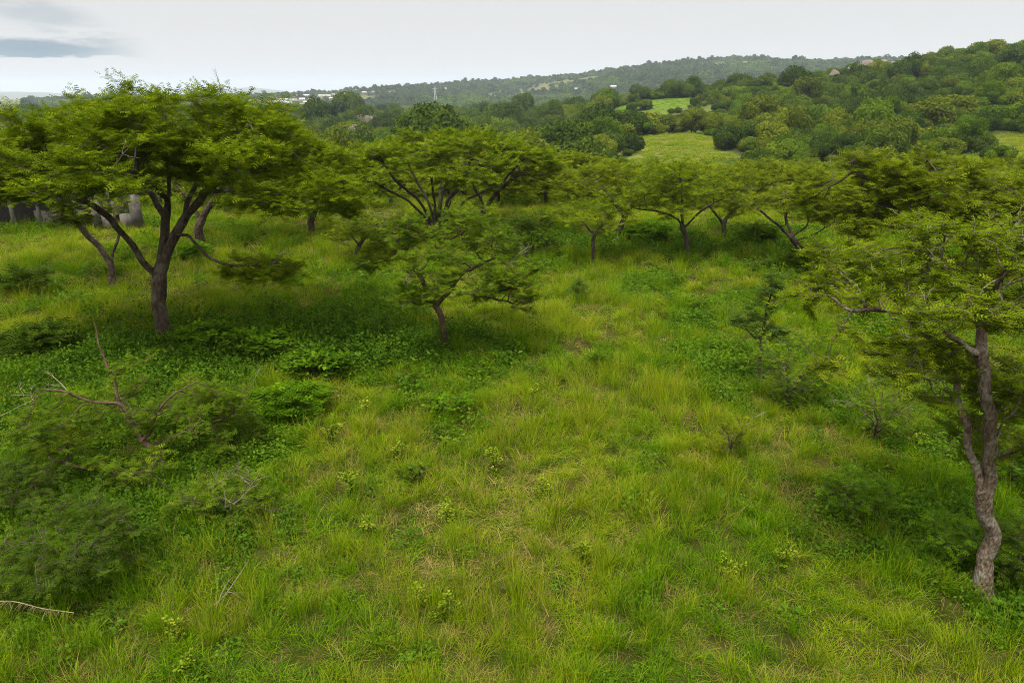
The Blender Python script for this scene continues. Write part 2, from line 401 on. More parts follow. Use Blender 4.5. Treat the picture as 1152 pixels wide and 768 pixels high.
def twig_cluster(rng, p, d, L, r0=.016, n=6, crook=.35, depth=2):
    """one bare crooked branch with side twigs: chains"""
    out = []
    def go(p, d, L, r, lev):
        k = max(4, int(L/.14)); pts = [np.array(p)]; dd = unit(np.array(d))
        for i in range(k):
            dd = unit(dd+rng.normal(0, crook, 3)*.55+np.array([0, 0, .02])); pts.append(pts[-1]+dd*L/k)
        pts = np.array(pts); out.append((pts, np.linspace(r, r*.35, k+1), 5 if lev == 0 else 3))
        if lev < depth:
            for _ in range(rng.integers(2, n)):
                i = rng.integers(1, k); s = unit(rng.normal(0, 1, 3)); s = unit(unit(pts[i]-pts[i-1])*.8+s*.9)
                go(pts[i], s, L*rng.uniform(.3, .55), r*.6, lev+1)
    go(p, d, L, r0, 0)
    return out

def make_tree(name, label, cat, base, seeds, attr, rng, rbase=.15, rtip=.007, step=.24, kill=.3, infl=2.5, wig=.35, leafmat='leaf_mid',
              bark='bark_dark', thin=4, fol=None, dead=0, dead_len=(.5, 1.1), dead_where=None, group=None, iters=90, leafcut=None, up=.05, flare=1.35, dead_r=(.007, .013), limb_r=None, extra=()):
    base = np.array(base, float); rel = lambda q: np.asarray(q, float)-base
    seeds = [rel(s) for s in seeds]; attr = rel(attr)
    ps, par, sid = grow(rng, seeds, attr, step, infl, kill, wig=wig, iters=iters, up=up)
    for sd, at in extra:                    # boughs with leaves of their own, kept apart from the main crown
        p2, r2, s2 = grow(rng, [rel(sd)], rel(at), step*.8, infl, kill*.8, wig=wig, iters=iters, up=0.0)
        j = int(np.argmin(np.linalg.norm(ps-p2[0], axis=1))); n0 = len(ps)
        ps = np.concatenate([ps, p2[1:]]); par = np.concatenate([par, np.where(r2[1:] == 0, j, r2[1:]+n0-1)]); sid.append(n0+np.arange(len(s2[0])-1))
    r, tips, kids = radii(par, rbase, rtip)
    for k, (ra, rb) in (limb_r or {}).items(): r[sid[k]] = np.maximum(r[sid[k]], np.linspace(ra, rb, len(sid[k])))
    r = r*(1+(flare-1)*np.exp(-np.maximum(ps[:, 2], 0)/.22)*(ps[:, 2] < .8))
    ps[0, 2] -= .15
    root = empty(name, base, label, cat, group)
    ch = chains_of(ps, par, r, kids, rng)
    ids = np.nonzero((tips <= thin) & (np.arange(len(ps)) > 3))[0]
    if leafcut is not None: ids = ids[leafcut(ps[ids]+base)]
    bd = unit(ps[ids]-ps[par[ids]])
    V, F, tint, tw = foliage(rng, ps[ids]+rng.normal(0, .04, (len(ids), 3)), bd, **(fol or {}))
    tv, tf = tube_mesh(ch+tw)
    build('trunk', tv, tf, M[bark], root, smooth=True)
    build('crown', V, F, M[leafmat], root, attrs={'tint': ('FLOAT', tint)})
    if dead:
        cand = np.nonzero((tips < 25) & (tips > 1))[0]
        if dead_where is not None: cand = cand[dead_where(ps[cand]+base)]
        for i in rng.choice(cand, min(dead, len(cand)), replace=False):
            d = unit(ps[i]-ps[par[i]])+np.array([0, 0, .25])+rng.normal(0, .4, 3)
            c = twig_cluster(rng, ps[i], d, rng.uniform(*dead_len), r0=rng.uniform(*dead_r))
            dv, df = tube_mesh(c); build('dead_branch', dv, df, M['dead'], root, smooth=True)
    return root

rs = lambda s: np.random.default_rng(s)
TREES = []
def base_of(px, py):
    g = G(px, py); g[2] = float(T(g[0], g[1])); return g

def above(A, line, px0=-1e9, px1=1e9):
    """keep the attractors over a lower outline of the crown"""
    px, py = pixel(A[:, 0], A[:, 1], A[:, 2]); return A[py < np.interp(px, [q[0] for q in line], [q[1] for q in line])]
# 1 the largest acacia
rng = rs(11); b = base_of(184, 383); Y = b[1]
seeds = [[b, P(180, 345, Y), P(179, 305, Y)],
         [P(179, 312, Y), P(152, 283, Y-.3), P(122, 242, Y-.8), P(92, 222, Y-1.3), P(50, 205, Y-1.8)],
         [P(179, 305, Y), P(185, 262, Y+.2), P(190, 215, Y+.5), P(186, 165, Y+.8), P(190, 120, Y+.8)],
         [P(181, 295, Y), P(204, 252, Y+.1), P(232, 214, Y), P(270, 185, Y-.3), P(318, 168, Y-.4)],
         [P(186, 240, Y+.3), P(150, 190, Y+1.6), P(110, 145, Y+2.6)],
         [P(204, 252, Y), P(225, 190, Y+1.8), P(262, 140, Y+3)],
         [P(187, 225, Y+.3), P(160, 200, Y-1.2), P(140, 195, Y-2.6)],
         [P(232, 214, Y), P(250, 215, Y-1.4), P(262, 218, Y-2.8)]]
droop = [P(196, 263, Y), P(215, 267, Y-.4), P(236, 291, Y-.8), P(270, 301, Y-1.1), P(310, 297, Y-1.2), P(338, 299, Y-1.2)]
c = P(172, 95, Y); A = pads(rng, c+np.array([0, -.1, -.1]), 5.2, 4.2, 2.3, 1.8, 160, .56, .2, 5600, e=3.0); A = above(A, [(-60, 222), (60, 228), (120, 224), (180, 212), (235, 222), (270, 248), (340, 250)])
A = np.concatenate([A, ell(rng, P(70, 245, Y-1.6), (.35, .4, .3), 30), ell(rng, P(20, 205, Y-.5), (1.2, 1.2, .4), 120)])
make_tree('acacia_tree', 'largest acacia, broad spreading crown and one leafy side branch drooping beside its dark trunk', 'tree', b, seeds, A, rng, rbase=.19,
          leafmat='leaf_bright', bark='bark_brown', step=.22, kill=.27, fol=dict(twigs=5, leaves=10, size=.112, pairs=3, tl=(.2, .5)), dead=16, limb_r={1: (.095, .035), 3: (.10, .035), 8: (.045, .014)}, extra=[(droop, ell(rng, P(287, 305, Y-1.1), (1.25, .5, .22), 260))],
          dead_where=lambda q: q[:, 1] < 18.5)

# 2 the small leaning acacia in the middle
rng = rs(12); b = base_of(503, 390); Y = b[1]
seeds = [[b, P(499, 366, Y), P(487, 340, Y), P(473, 314, Y), P(462, 300, Y+.1)],
         [P(489, 343, Y), P(508, 325, Y-.1), P(520, 305, Y-.2), P(560, 290, Y-.3)],
         [P(508, 325, Y), P(535, 333, Y-.4), P(575, 340, Y-.6), P(590, 350, Y-.7)],
         [P(473, 314, Y), P(460, 285, Y+.3), P(440, 265, Y+.6), P(420, 250, Y+.8)],
         [P(470, 310, Y), P(490, 280, Y+.5), P(520, 262, Y+.9)]]
A = np.concatenate([pads(rng, P(502, 237, Y)+np.array([0, 0, 0]), 2.35, 1.9, 1.35, .9, 46, .36, .13, 1000, e=2.6), ell(rng, P(560, 330, Y-.5), (.9, .5, .3), 90), ell(rng, P(420, 262, Y+.5), (.8, .7, .3), 90)])
make_tree('acacia_tree', 'small meadow acacia, leaning reddish brown trunk, ragged thin crown and bare pale twigs on top', 'tree', b, seeds, A, rng, rbase=.088,
          leafmat='leaf_green', bark='bark_red', step=.17, kill=.22, thin=3, fol=dict(twigs=3, leaves=9, size=.105, pairs=4, tl=(.16, .42)), dead=14, dead_len=(.5, 1.0))

# 3 the many stemmed umbrella acacia
rng = rs(13); b = base_of(492, 262); Y = b[1]
seeds = [[b, b+np.array([0, 0, .5]), P(489, 232, Y)]]
for px, py, dy in ((430, 180, -1), (455, 170, 1.2), (480, 165, -1.6), (510, 168, .8), (545, 172, -.8), (585, 182, 0), (500, 178, 2.6), (405, 186, .5), (530, 178, -2.2)):
    m_ = .45; seeds.append([b+np.array([(px-492)*.002, 0, .25]), P(492+(px-492)*.38, 256+(py-256)*.45, Y+dy*.3), P(492+(px-492)*.8, py+22, Y+dy*.8), P(px, py, Y+dy)])
A = pads(rng, P(505, 149, Y), 5.1, 4.6, 1.25, .7, 75, .75, .2, 2400)
make_tree('acacia_tree', 'wide umbrella acacia with several dark stems fanning out from one foot', 'tree', b, seeds, A, rng, rbase=.26,
          leafmat='leaf_bright', bark='bark_dark', step=.28, kill=.34, thin=3, fol=dict(twigs=4, leaves=9, size=.17, pairs=3, tl=(.25, .6)))

# 4..8 the row across the meadow
def simple_tree(seed, bpx, label, limbs, crown, n=700, rbase=.1, leafmat='leaf_bright', bark='bark_dark', Y=None, dead=0, thick=.5, npad=28, pr=.5, fol=None, step=.24, name='acacia_tree', group=None, **k):
    """limbs: lists of (px, py, depth offset), the first from the foot; crown: (px, py of its top, half width m, half depth m, sag m, depth offset)"""
    rng = rs(seed)
    if Y is None: b = base_of(*bpx)
    else: b = P(bpx[0], bpx[1], Y); b[2] = float(T(b[0], b[1]))
    y = b[1]; seeds = [[b]+[P(p[0], p[1], y+p[2]) for p in limbs[0]]]+[[P(p[0], p[1], y+p[2]) for p in l] for l in limbs[1:]]
    A = pads(rng, P(crown[0], crown[1], y+crown[5]), crown[2], crown[3], crown[4], thick, npad, pr, .2, n)
    return make_tree(name, label, 'tree', b, seeds, A, rng, rbase=rbase, leafmat=leafmat, bark=bark, step=step, kill=step*1.2, dead=dead,
                     fol=fol or dict(twigs=3, leaves=7, size=.14, pairs=3, tl=(.2, .5)), group=group, thin=3, **k)
simple_tree(21, (667, 298), 'slim young acacia with thin pale trunk and light airy crown in the meadow row', [[(667, 275, 0), (669, 262, 0)], [(668, 266, 0), (658, 252, 0), (648, 243, .2)], [(668, 266, 0), (678, 250, 0), (690, 238, 0)]],
            (675, 220, 1.5, 1.3, .7, 0), 330, .075, bark='bark_brown', npad=16)
simple_tree(22, (775, 291), 'upright acacia with slim dark trunk forking under a deep rounded bright crown', [[(773, 268, 0), (768, 252, 0)], [(770, 256, 0), (757, 243, 0), (728, 235, -.3), (700, 236, -.4)], [(769, 254, 0), (766, 235, 0), (768, 205, .2)], [(770, 256, 0), (785, 240, 0), (808, 225, 0)]],
            (770, 180, 2.2, 2.0, 1.4, 0), 800, .10, thick=.8, npad=36)
simple_tree(23, (908, 292), 'leaning acacia with crooked near black trunk under thin flat tiers of leaves', [[(898, 277, 0), (886, 263, 0), (868, 248, 0)], [(890, 266, 0), (885, 250, .2), (880, 230, .3)], [(892, 268, 0), (908, 252, -.2), (914, 235, -.2)], [(896, 272, 0), (918, 262, -.4), (940, 250, -.5)]],
            (888, 214, 2.3, 2.0, .75, 0), 520, .12, leafmat='leaf_mid', thick=.25, npad=30, dead=5)
simple_tree(24, (690, 272), 'acacia with bent trunk leaning right, half hidden behind the slim young acacia', [[(697, 258, 0), (706, 242, 0), (712, 228, 0)], [(704, 246, 0), (690, 225, .3), (670, 205, .5)], [(706, 240, 0), (718, 220, 0), (730, 200, .3)]],
            (680, 178, 2.3, 2.2, 1.3, .4), 700, .13, leafmat='leaf_mid', thick=.7, npad=30)
simple_tree(25, (815, 272), 'acacia with short straight trunk and wide low crown behind the rounded bright acacia', [[(815, 258, 0), (812, 246, 0)], [(813, 250, 0), (800, 234, 0), (785, 222, .2)], [(813, 250, 0), (830, 232, 0), (850, 222, .2)]],
            (830, 192, 2.6, 2.3, 1.0, .3), 700, .11, leafmat='leaf_mid', npad=30)
# 9 pair of stems behind the largest acacia
simple_tree(26, (128, 321), 'acacia with two stems in a V, standing behind the largest acacia', [[(127, 303, 0), (126, 297, 0)], [(126, 300, 0), (113, 278, 0), (92, 255, 0), (75, 235, .2)], [(126, 299, 0), (133, 270, 0), (128, 240, .2)]],
            (50, 150, 3.6, 2.6, 1.9, .6), 1200, .12, leafmat='leaf_mid', bark='bark_brown', npad=36)
simple_tree(27, (225, 276), 'acacia with stout greyish trunk glimpsed under the crown of the largest acacia', [[(224, 262, 0), (226, 240, 0)], [(226, 246, 0), (210, 222, 0), (190, 200, .3)], [(226, 246, 0), (242, 222, 0), (270, 200, .3)]],
            (240, 158, 3.6, 3.0, 1.5, .6), 1000, .19, bark='bark_brown', npad=44, step=.28)
simple_tree(28, (352, 262), 'broad bright acacia between the largest acacia and the many stemmed umbrella acacia', [[(350, 250, 0), (352, 236, 0)], [(352, 240, 0), (335, 218, 0), (322, 200, .3)], [(352, 240, 0), (368, 218, 0), (380, 195, .3)]],
            (326, 146, 3.9, 3.0, 2.2, .3), 1500, .16, npad=46, step=.28, thick=.9)
simple_tree(29, (400, 292), 'small grey green acacia with crooked dead boughs over its thin crown', [[(404, 278, 0), (412, 262, 0)], [(410, 268, 0), (425, 255, 0), (412, 238, 0)], [(406, 274, 0), (392, 260, .2), (380, 250, .3)]],
            (415, 240, 1.5, 1.3, .8, 0), 330, .09, leafmat='leaf_mid', npad=18, dead=9, dead_len=(.8, 1.5))
simple_tree(30, (536, 256), 'acacia with pale trunk leaning right behind the many stemmed umbrella acacia', [[(540, 245, 0), (548, 228, 0)], [(544, 236, 0), (560, 215, 0), (580, 200, .3)], [(546, 232, 0), (535, 212, .3), (525, 195, .5)]],
            (575, 168, 3.0, 2.6, 1.2, 1.0), 800, .15, leafmat='leaf_mid', bark='bark_brown', npad=36, step=.28)
simple_tree(31, (600, 291), 'low dark bushy tree with leaves down to the grass left of the slim young acacia', [[(599, 282, 0), (598, 268, 0)], [(599, 280, 0), (585, 268, 0)], [(599, 278, 0), (612, 262, 0)]],
            (598, 240, 1.0, .9, 1.0, 0), 300, .06, leafmat='leaf_dark', npad=18, thick=.7, name='bushy_tree')

# 10 the nearest acacia at the right
rng = rs(14); b = base_of(1102, 670); Y = b[1]
seeds = [[b, P(1106, 648, Y), P(1116, 615, Y), P(1111, 578, Y), P(1106, 548, Y)],
         [P(1107, 552, Y), P(1094, 522, Y+.05), P(1091, 500, Y+.1), P(1080, 460, Y+.25), P(1075, 410, Y+.4), P(1060, 370, Y+.5)],
         [P(1110, 555, Y), P(1118, 512, Y), P(1112, 450, Y), P(1098, 400, Y+.1), P(1103, 355, Y+.2), P(1125, 340, Y+.3), P(1160, 352, Y+.4)],
         [P(1080, 460, Y+.25), P(1070, 438, Y), P(1040, 426, Y-.4), P(1020, 420, Y-.6)],
         [P(1116, 490, Y), P(1140, 462, Y-.3), P(1165, 430, Y-.4)],
         [P(1118, 512, Y), P(1145, 508, Y-.4), P(1175, 495, Y-.6)],
         [P(1098, 400, Y+.1), P(1065, 372, Y), P(1030, 352, Y-.1), P(985, 350, Y-.1), P(945, 345, Y)],
         [P(1103, 365, Y+.2), P(1090, 330, Y+.6), P(1060, 300, Y+.9)],
         [P(1103, 355, Y+.2), P(1120, 320, Y-.3), P(1150, 290, Y-.6)],
         [P(1075, 410, Y+.4), P(1060, 390, Y+1.2), P(1040, 350, Y+1.8)]]
c = P(1108, 232, Y)
A = np.concatenate([pads(rng, c+np.array([0, .35, 0]), 1.75, 1.7, .95, .85, 62, .25, .08, 2200), ell(rng, P(1135, 440, Y+.2), (.55, .5, .25), 170), ell(rng, P(1010, 395, Y+.2), (.4, .4, .12), 70), ell(rng, P(1100, 415, Y+.7), (.5, .35, .2), 110), ell(rng, P(1055, 440, Y-.3), (.28, .3, .12), 45), ell(rng, P(1060, 400, Y+.3), (.5, .5, .15), 110), ell(rng, P(1110, 480, Y+.6), (.55, .4, .3), 90), ell(rng, P(975, 338, Y), (.35, .4, .1), 70)])
make_tree('acacia_tree', 'nearest acacia, scaly grey brown forked trunk and many bare grey twigs below feathery leaves', 'tree', b, seeds, A, rng, rbase=.095,
          leafmat='leaf_bright', bark='bark_scaly', step=.13, kill=.16, thin=3, rtip=.005, fol=dict(twigs=4, leaves=9, size=.068, pairs=3, tl=(.10, .26)), dead_where=lambda q: q[:, 0] > P(1000, 340, 7.7)[0], dead=34, dead_len=(.35, .85), flare=1.7, dead_r=(.0035, .0065), limb_r={0: (.082, .088), 1: (.046, .018), 2: (.056, .024), 5: (.03, .014)})
# 11 dense dark tree behind it
rng = rs(15); b = P(1040, 300, 24.0); b[2] = float(T(b[0], b[1])); Y = b[1]
seeds = [[b, b+np.array([0, 0, 1.2])], [b+np.array([0, 0, 1.0]), P(990, 215, Y), P(960, 190, Y)], [b+np.array([0, 0, 1.1]), P(1045, 200, Y), P(1040, 170, Y)], [b+np.array([0, 0, 1.0]), P(1090, 215, Y), P(1125, 195, Y)]]
A = np.concatenate([pads(rng, P(1045, 160, Y), 3.9, 2.6, 1.7, 1.6, 60, .6, .3, 1500)])
make_tree('bushy_tree', 'dense dark bushy tree topped by tangled pale dead boughs, behind the nearest acacia', 'tree', b, seeds, A, rng, rbase=.2,
          leafmat='leaf_mid', step=.25, kill=.3, fol=dict(twigs=5, leaves=8, size=.16, pairs=3, tl=(.2, .45)), dead=9, dead_len=(.9, 1.6), dead_where=lambda q: q[:, 2] > 3.2)

# 12 sprawling bush tree with bare forked boughs, lower left
rng = rs(16); b = base_of(182, 532); Y = b[1]
seeds = [[b, P(170, 505, Y), P(150, 478, Y), P(138, 455, Y)],
         [P(150, 478, Y), P(132, 450, Y), P(127, 425, Y+.1), P(112, 388, Y+.2), P(106, 362, Y+.3)],
         [P(165, 495, Y), P(172, 470, Y+.1), P(195, 440, Y+.2), P(218, 428, Y+.3)],
         [P(128, 425, Y), P(142, 412, Y-.1), P(160, 407, Y-.1)],
         [P(140, 458, Y), P(110, 455, Y-.2), P(75, 440, Y-.3), P(40, 435, Y-.4)],
         [P(172, 500, Y), P(220, 480, Y+.3), P(260, 470, Y+.5)],
         [P(178, 520, Y), P(130, 530, Y-.5), P(60, 520, Y-.7)]]
A = np.concatenate([pads(rng, P(160, 425, Y+.3), 2.0, 1.4, .75, .7, 44, .22, .08, 560), ell(rng, P(240, 450, Y+.6), (.7, .6, .35), 90), ell(rng, P(60, 480, Y-.5), (.8, .6, .35), 90)])
make_tree('thorn_tree', 'low sprawling thorn tree with bare reddish forked boughs rising out of its leaves', 'tree', b, seeds, A, rng, rbase=.075,
          leafmat='leaf_green', bark='bark_red', step=.13, kill=.17, thin=2, rtip=.005, fol=dict(twigs=3, leaves=9, size=.075, pairs=3, tl=(.12, .3)), dead=9, dead_len=(.4, .9), dead_r=(.006, .011), limb_r={0: (.055, .036), 1: (.03, .010), 2: (.024, .01), 3: (.014, .006), 4: (.015, .006)},
          leafcut=lambda q: ~((np.abs(q[:, 0]-P(118, 400, Y)[0]) < .35) & (q[:, 2] > P(118, 415, Y)[2])))

# 13 shrubs grown the same way, each a thing
def shrub(seed, bpx, h, rx, label, leafmat='leaf_green', n=350, name='shrub', stems=5, group=None, fol=None, dead=0, bark='bark_brown', cz=.6, hz=.42, step=.13, thin=4, **k):
    rng = rs(seed); b = base_of(*bpx); seeds = [[b, b+np.array([0, 0, .12*h])]]
    for i in range(stems):
        a = i*2*np.pi/stems+rng.uniform(-.4, .4); d = np.array([math.cos(a)*rx*.5, math.sin(a)*rx*.5, 0])
        seeds.append([b+np.array([0, 0, .08*h]), b+d*.45+np.array([0, 0, .4*h]), b+d+np.array([0, 0, .75*h*rng.uniform(.7, 1.1)])])
    A = ell(rng, b+np.array([0, 0, h*cz]), (rx, rx*.9, h*hz), n)
    return make_tree(name, label, 'bush', b, seeds, A, rng, rbase=.03, rtip=.004, leafmat=leafmat, bark=bark, step=step, kill=step*1.3, thin=thin, dead=dead, dead_len=(.3, .7), dead_r=(.005, .009),
                     fol=fol or dict(twigs=3, leaves=8, size=.066, pairs=3, tl=(.12, .28)), group=group, **k)
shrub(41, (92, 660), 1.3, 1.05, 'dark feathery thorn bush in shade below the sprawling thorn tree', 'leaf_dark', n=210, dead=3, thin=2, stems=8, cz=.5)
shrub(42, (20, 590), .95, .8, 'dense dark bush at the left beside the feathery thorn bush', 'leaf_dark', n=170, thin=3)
shrub(43, (262, 585), .62, .8, 'low dark tangled bush with brownish dead sticks at the foot of the sprawling thorn tree', n=110, dead=5, thin=2)
# sapling
rng = rs(44); b = base_of(853, 432); Y = b[1]
seeds = [[b, P(855, 400, Y), P(860, 365, Y), P(868, 312, Y)], [P(857, 392, Y), P(845, 372, Y), P(835, 365, Y)], [P(861, 365, Y), P(850, 350, Y), P(845, 342, Y)]]
A = np.concatenate([ell(rng, P(868, 330, Y), (.26, .26, .5), 110), ell(rng, P(840, 364, Y), (.46, .3, .16), 60), ell(rng, P(872, 376, Y), (.3, .3, .2), 36)])
make_tree('sapling', 'upright sapling with blue green tufted crown and a side branch, alone in the meadow', 'tree', b, seeds, A, rng, rbase=.035, rtip=.005, leafmat='leaf_blue', bark='bark_dark', step=.12, kill=.16, thin=3,
          fol=dict(twigs=3, leaves=8, size=.12, pairs=3, tl=(.1, .26)))
shrub(45, (884, 458), 1.6, .95, 'thin see-through shrub of wispy twigs beside the blue green sapling', 'leaf_green', n=150, thin=1, fol=dict(twigs=2, leaves=6, size=.075, pairs=4, tl=(.15, .3)), dead=4)
shrub(46, (985, 492), 1.25, .9, 'twiggy half bare shrub left of the nearest acacia', 'leaf_green', n=150, thin=1, fol=dict(twigs=2, leaves=5, size=.07, pairs=4, tl=(.12, .28)), dead=7)
shrub(47, (962, 578), .62, .6, 'round bright green feathery bush in the open grass left of the nearest acacia', 'leaf_herb', n=300)
shrub(48, (1075, 640), .8, .55, 'dark leafy bush pressed against the foot of the nearest acacia', 'leaf_herb', n=260)
shrub(49, (1142, 655), .9, .6, 'dark green bush right of the trunk of the nearest acacia', 'leaf_dark', n=260)
shrub(50, (1140, 540), 1.1, .7, 'feathery bush behind the forked trunk of the nearest acacia', 'leaf_herb', n=300)
shrub(51, (360, 428), .62, .7, 'bright leafy bush in front of the shaded undergrowth of the largest acacia', 'leaf_herb', n=260, fol=dict(twigs=3, leaves=7, size=.12, pairs='oval', tl=(.1, .25)))
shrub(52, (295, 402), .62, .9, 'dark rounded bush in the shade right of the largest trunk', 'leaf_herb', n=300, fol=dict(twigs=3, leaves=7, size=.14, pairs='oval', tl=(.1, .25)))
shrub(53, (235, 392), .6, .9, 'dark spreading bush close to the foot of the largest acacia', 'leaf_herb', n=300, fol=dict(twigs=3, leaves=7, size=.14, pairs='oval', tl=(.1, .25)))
shrub(54, (505, 470), .45, .55, 'low bright broad-leaved bush in the middle of the open grass', 'leaf_herb', n=180, fol=dict(twigs=3, leaves=6, size=.10, pairs='oval', tl=(.1, .2)))
shrub(55, (672, 412), .4, .35, 'small dark green tuft bush standing alone in the yellow grass', 'leaf_herb', n=120, fol=dict(twigs=3, leaves=6, size=.10, pairs=3, tl=(.1, .2)))
shrub(56, (650, 338), .75, .3, 'thin upright weed below the slim young acacia', 'leaf_blue', n=60, name='weed_plant', stems=3, fol=dict(twigs=2, leaves=6, size=.12, pairs=3, tl=(.1, .2)))
shrub(57, (468, 548), .42, .2, 'dull green leafy weed with broad leaves in the grass', 'leaf_dark', n=50, name='weed_plant', stems=3, fol=dict(twigs=3, leaves=6, size=.09, pairs='oval', tl=(.08, .16)))
shrub(58, (820, 520), .9, .4, 'spindly pale shrub with bare stem below the thin wispy shrub', 'leaf_mid', n=70, thin=2, stems=3, dead=3, fol=dict(twigs=2, leaves=5, size=.09, pairs=4, tl=(.1, .2)))
shrub(59, (742, 365), .7, .22, 'slender bare-stemmed weed in the pale grass beyond the path', 'leaf_mid', n=50, name='weed_plant', stems=3, fol=dict(twigs=2, leaves=5, size=.1, pairs=3, tl=(.1, .2)))
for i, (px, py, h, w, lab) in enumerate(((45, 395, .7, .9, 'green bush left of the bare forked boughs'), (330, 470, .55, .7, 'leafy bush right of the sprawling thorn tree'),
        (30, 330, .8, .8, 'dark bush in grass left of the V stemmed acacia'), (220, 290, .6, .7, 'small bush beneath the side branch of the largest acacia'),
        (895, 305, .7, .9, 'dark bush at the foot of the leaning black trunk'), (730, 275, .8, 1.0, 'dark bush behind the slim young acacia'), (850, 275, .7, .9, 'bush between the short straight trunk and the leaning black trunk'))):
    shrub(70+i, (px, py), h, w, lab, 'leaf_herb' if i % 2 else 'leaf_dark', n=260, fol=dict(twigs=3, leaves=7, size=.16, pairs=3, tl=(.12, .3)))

# yellow-green weeds dotted in the grass
WG = 'yellow-green weeds dotted in the grass'
for i, (px, py, h, lab) in enumerate(((377, 500, .55, 'tall pale yellow weed at the left edge of the open grass'), (505, 590, .42, 'yellow-green weed in bare pale grass at the middle'),
        (655, 632, .42, 'pale yellow weed right of the bare grass path'), (880, 645, .45, 'bright yellow flower head on a weed in reddish grass'), (600, 452, .5, 'pale yellow weed with a narrow spike in the upper meadow'),
        (555, 528, .45, 'small pale weed with three stems in the grass'), (412, 470, .5, 'pale green weed near the leafy bush'), (202, 722, .4, 'bright pale green weed in the lowest grass'),
        (413, 610, .42, 'yellowish leafy weed beside dark tangled grass'), (500, 700, .36, 'small bright weed low in the nearest grass'), (212, 755, .3, 'lime green weed at the lower edge'),
        (470, 685, .38, 'fresh green rounded weed tuft in the nearest grass'), (1030, 500, .45, 'yellow weed in grass below the twiggy shrub'), (395, 560, .5, 'pale leafy weed beside the tangled bush'),
        (610, 560, .4, 'lone pale weed by the bare path'), (450, 520, .45, 'yellow-green branching weed left of the path'), (820, 655, .4, 'small white-headed weed in dark grass'))):
    shrub(100+i, (px, py), h*.85, .13, lab, 'leaf_yellow', n=26, name='weed_plant', stems=3, group=WG, cz=.68, hz=.35, step=.09, bark='leaf_herb', fol=dict(twigs=3, leaves=5, size=.05, pairs='oval', tl=(.04, .10), lift=.5))

# fallen dead branches and a flattened straw stalk
def bare(seed, p, d, L, label, mat='dead', name='dead_branch_litter', r0=.009, n=5, crook=.5, cat='dead branch'):
    rng = rs(seed); p = np.array(p); ch = twig_cluster(rng, p*0, unit(np.array(d, float)), L, r0, n, crook)
    V, F = tube_mesh(ch); o = build(name, V, F, M[mat], smooth=True); o.location = [float(a) for a in p]
    tag(o, label, cat); return o
bare(201, base_of(236, 690)+np.array([0, 0, .05]), (.15, .35, .9), .75, 'forked bare pale dead branch standing in the nearest grass')
rng = rs(202); q = base_of(-8, 706); t_ = np.linspace(0, 1, 16); st = np.stack([t_*1.15, .06*np.sin(t_*5), .34-.10*t_+.02*np.sin(t_*9)], 1); ch = [(st, np.linspace(.008, .004, 16), 5)]
for k in range(70):
    u_ = rng.uniform(.05, 1); p_ = np.array([np.interp(u_, t_, st[:, c_]) for c_ in range(3)]); d_ = np.array([rng.uniform(-.12, .04), rng.normal(0, .05), -rng.uniform(.02, .09)]); ch.append((np.array([p_, p_+d_*.6, p_+d_+np.array([0, 0, -.02])]), np.array([.003, .0025, .0015]), 3))
V, F = tube_mesh(ch); o = build('straw_stalk', V, F, M['straw'], smooth=True); o.location = [float(v) for v in q]; tag(o, 'long pale straw stalk with drooping fringe lying over the lowest grass', 'straw')
bare(203, base_of(200, 585)+np.array([0, 0, .5]), (-.8, .1, .3), 1.1, 'arched brown dead bough in front of the sprawling thorn tree', 'bark_brown', r0=.010)
bare(204, base_of(262, 605)+np.array([0, 0, .3]), (.9, .3, .3), 1.2, 'thin brownish dead bough over the tangled bush', 'bark_brown', r0=.007)

# ------------------------------------------------------------------ acacias beyond the meadow (three built, the rest copied)
BG = 'acacias beyond the meadow'
LB = ['flat-topped acacia in the belt of trees closing the far side of the meadow', 'round-topped acacia in the belt of trees closing the far side of the meadow', 'low dark acacia in the belt of trees closing the far side of the meadow']
far_fol = dict(twigs=4, leaves=7, size=.24, pairs=3, tl=(.3, .7))
protos = []
for k, (Yk, px, hw, sag, lm, th) in enumerate(((47, 640, 3.6, 1.2, 'leaf_mid', .7), (50, 745, 3.0, 1.9, 'leaf_bright', 1.1), (46, 860, 3.2, 1.4, 'leaf_mid', .9))):
    X = P(px, 230, Yk)[0]; b = np.array([X, Yk, 0.]); b[2] = float(T(X, Yk)); rng = rs(300+k); h = (3.5, 3.5, 3.2)[k]
    seeds = [[b, b+np.array([.1, 0, .8]), b+np.array([.2, .1, 1.2])]]
    for a in np.linspace(0, 2*np.pi, 6)[:-1]+k: d = np.array([math.cos(a), math.sin(a), 0]); seeds.append([b+np.array([.15, .1, 1.2]), b+d*hw*.3+np.array([0, 0, 1.8]), b+d*hw*.62+np.array([0, 0, h*.72])])
    A = pads(rng, b+np.array([0, 0, h]), hw, hw, sag, th, 40, .7, .25, 800)
    protos.append(make_tree('acacia_tree', LB[k], 'tree', b, seeds, A, rng, rbase=.16, leafmat=lm, step=.36, kill=.42, fol=far_fol, group=BG, thin=3))
rng = rs(310); BELT = []
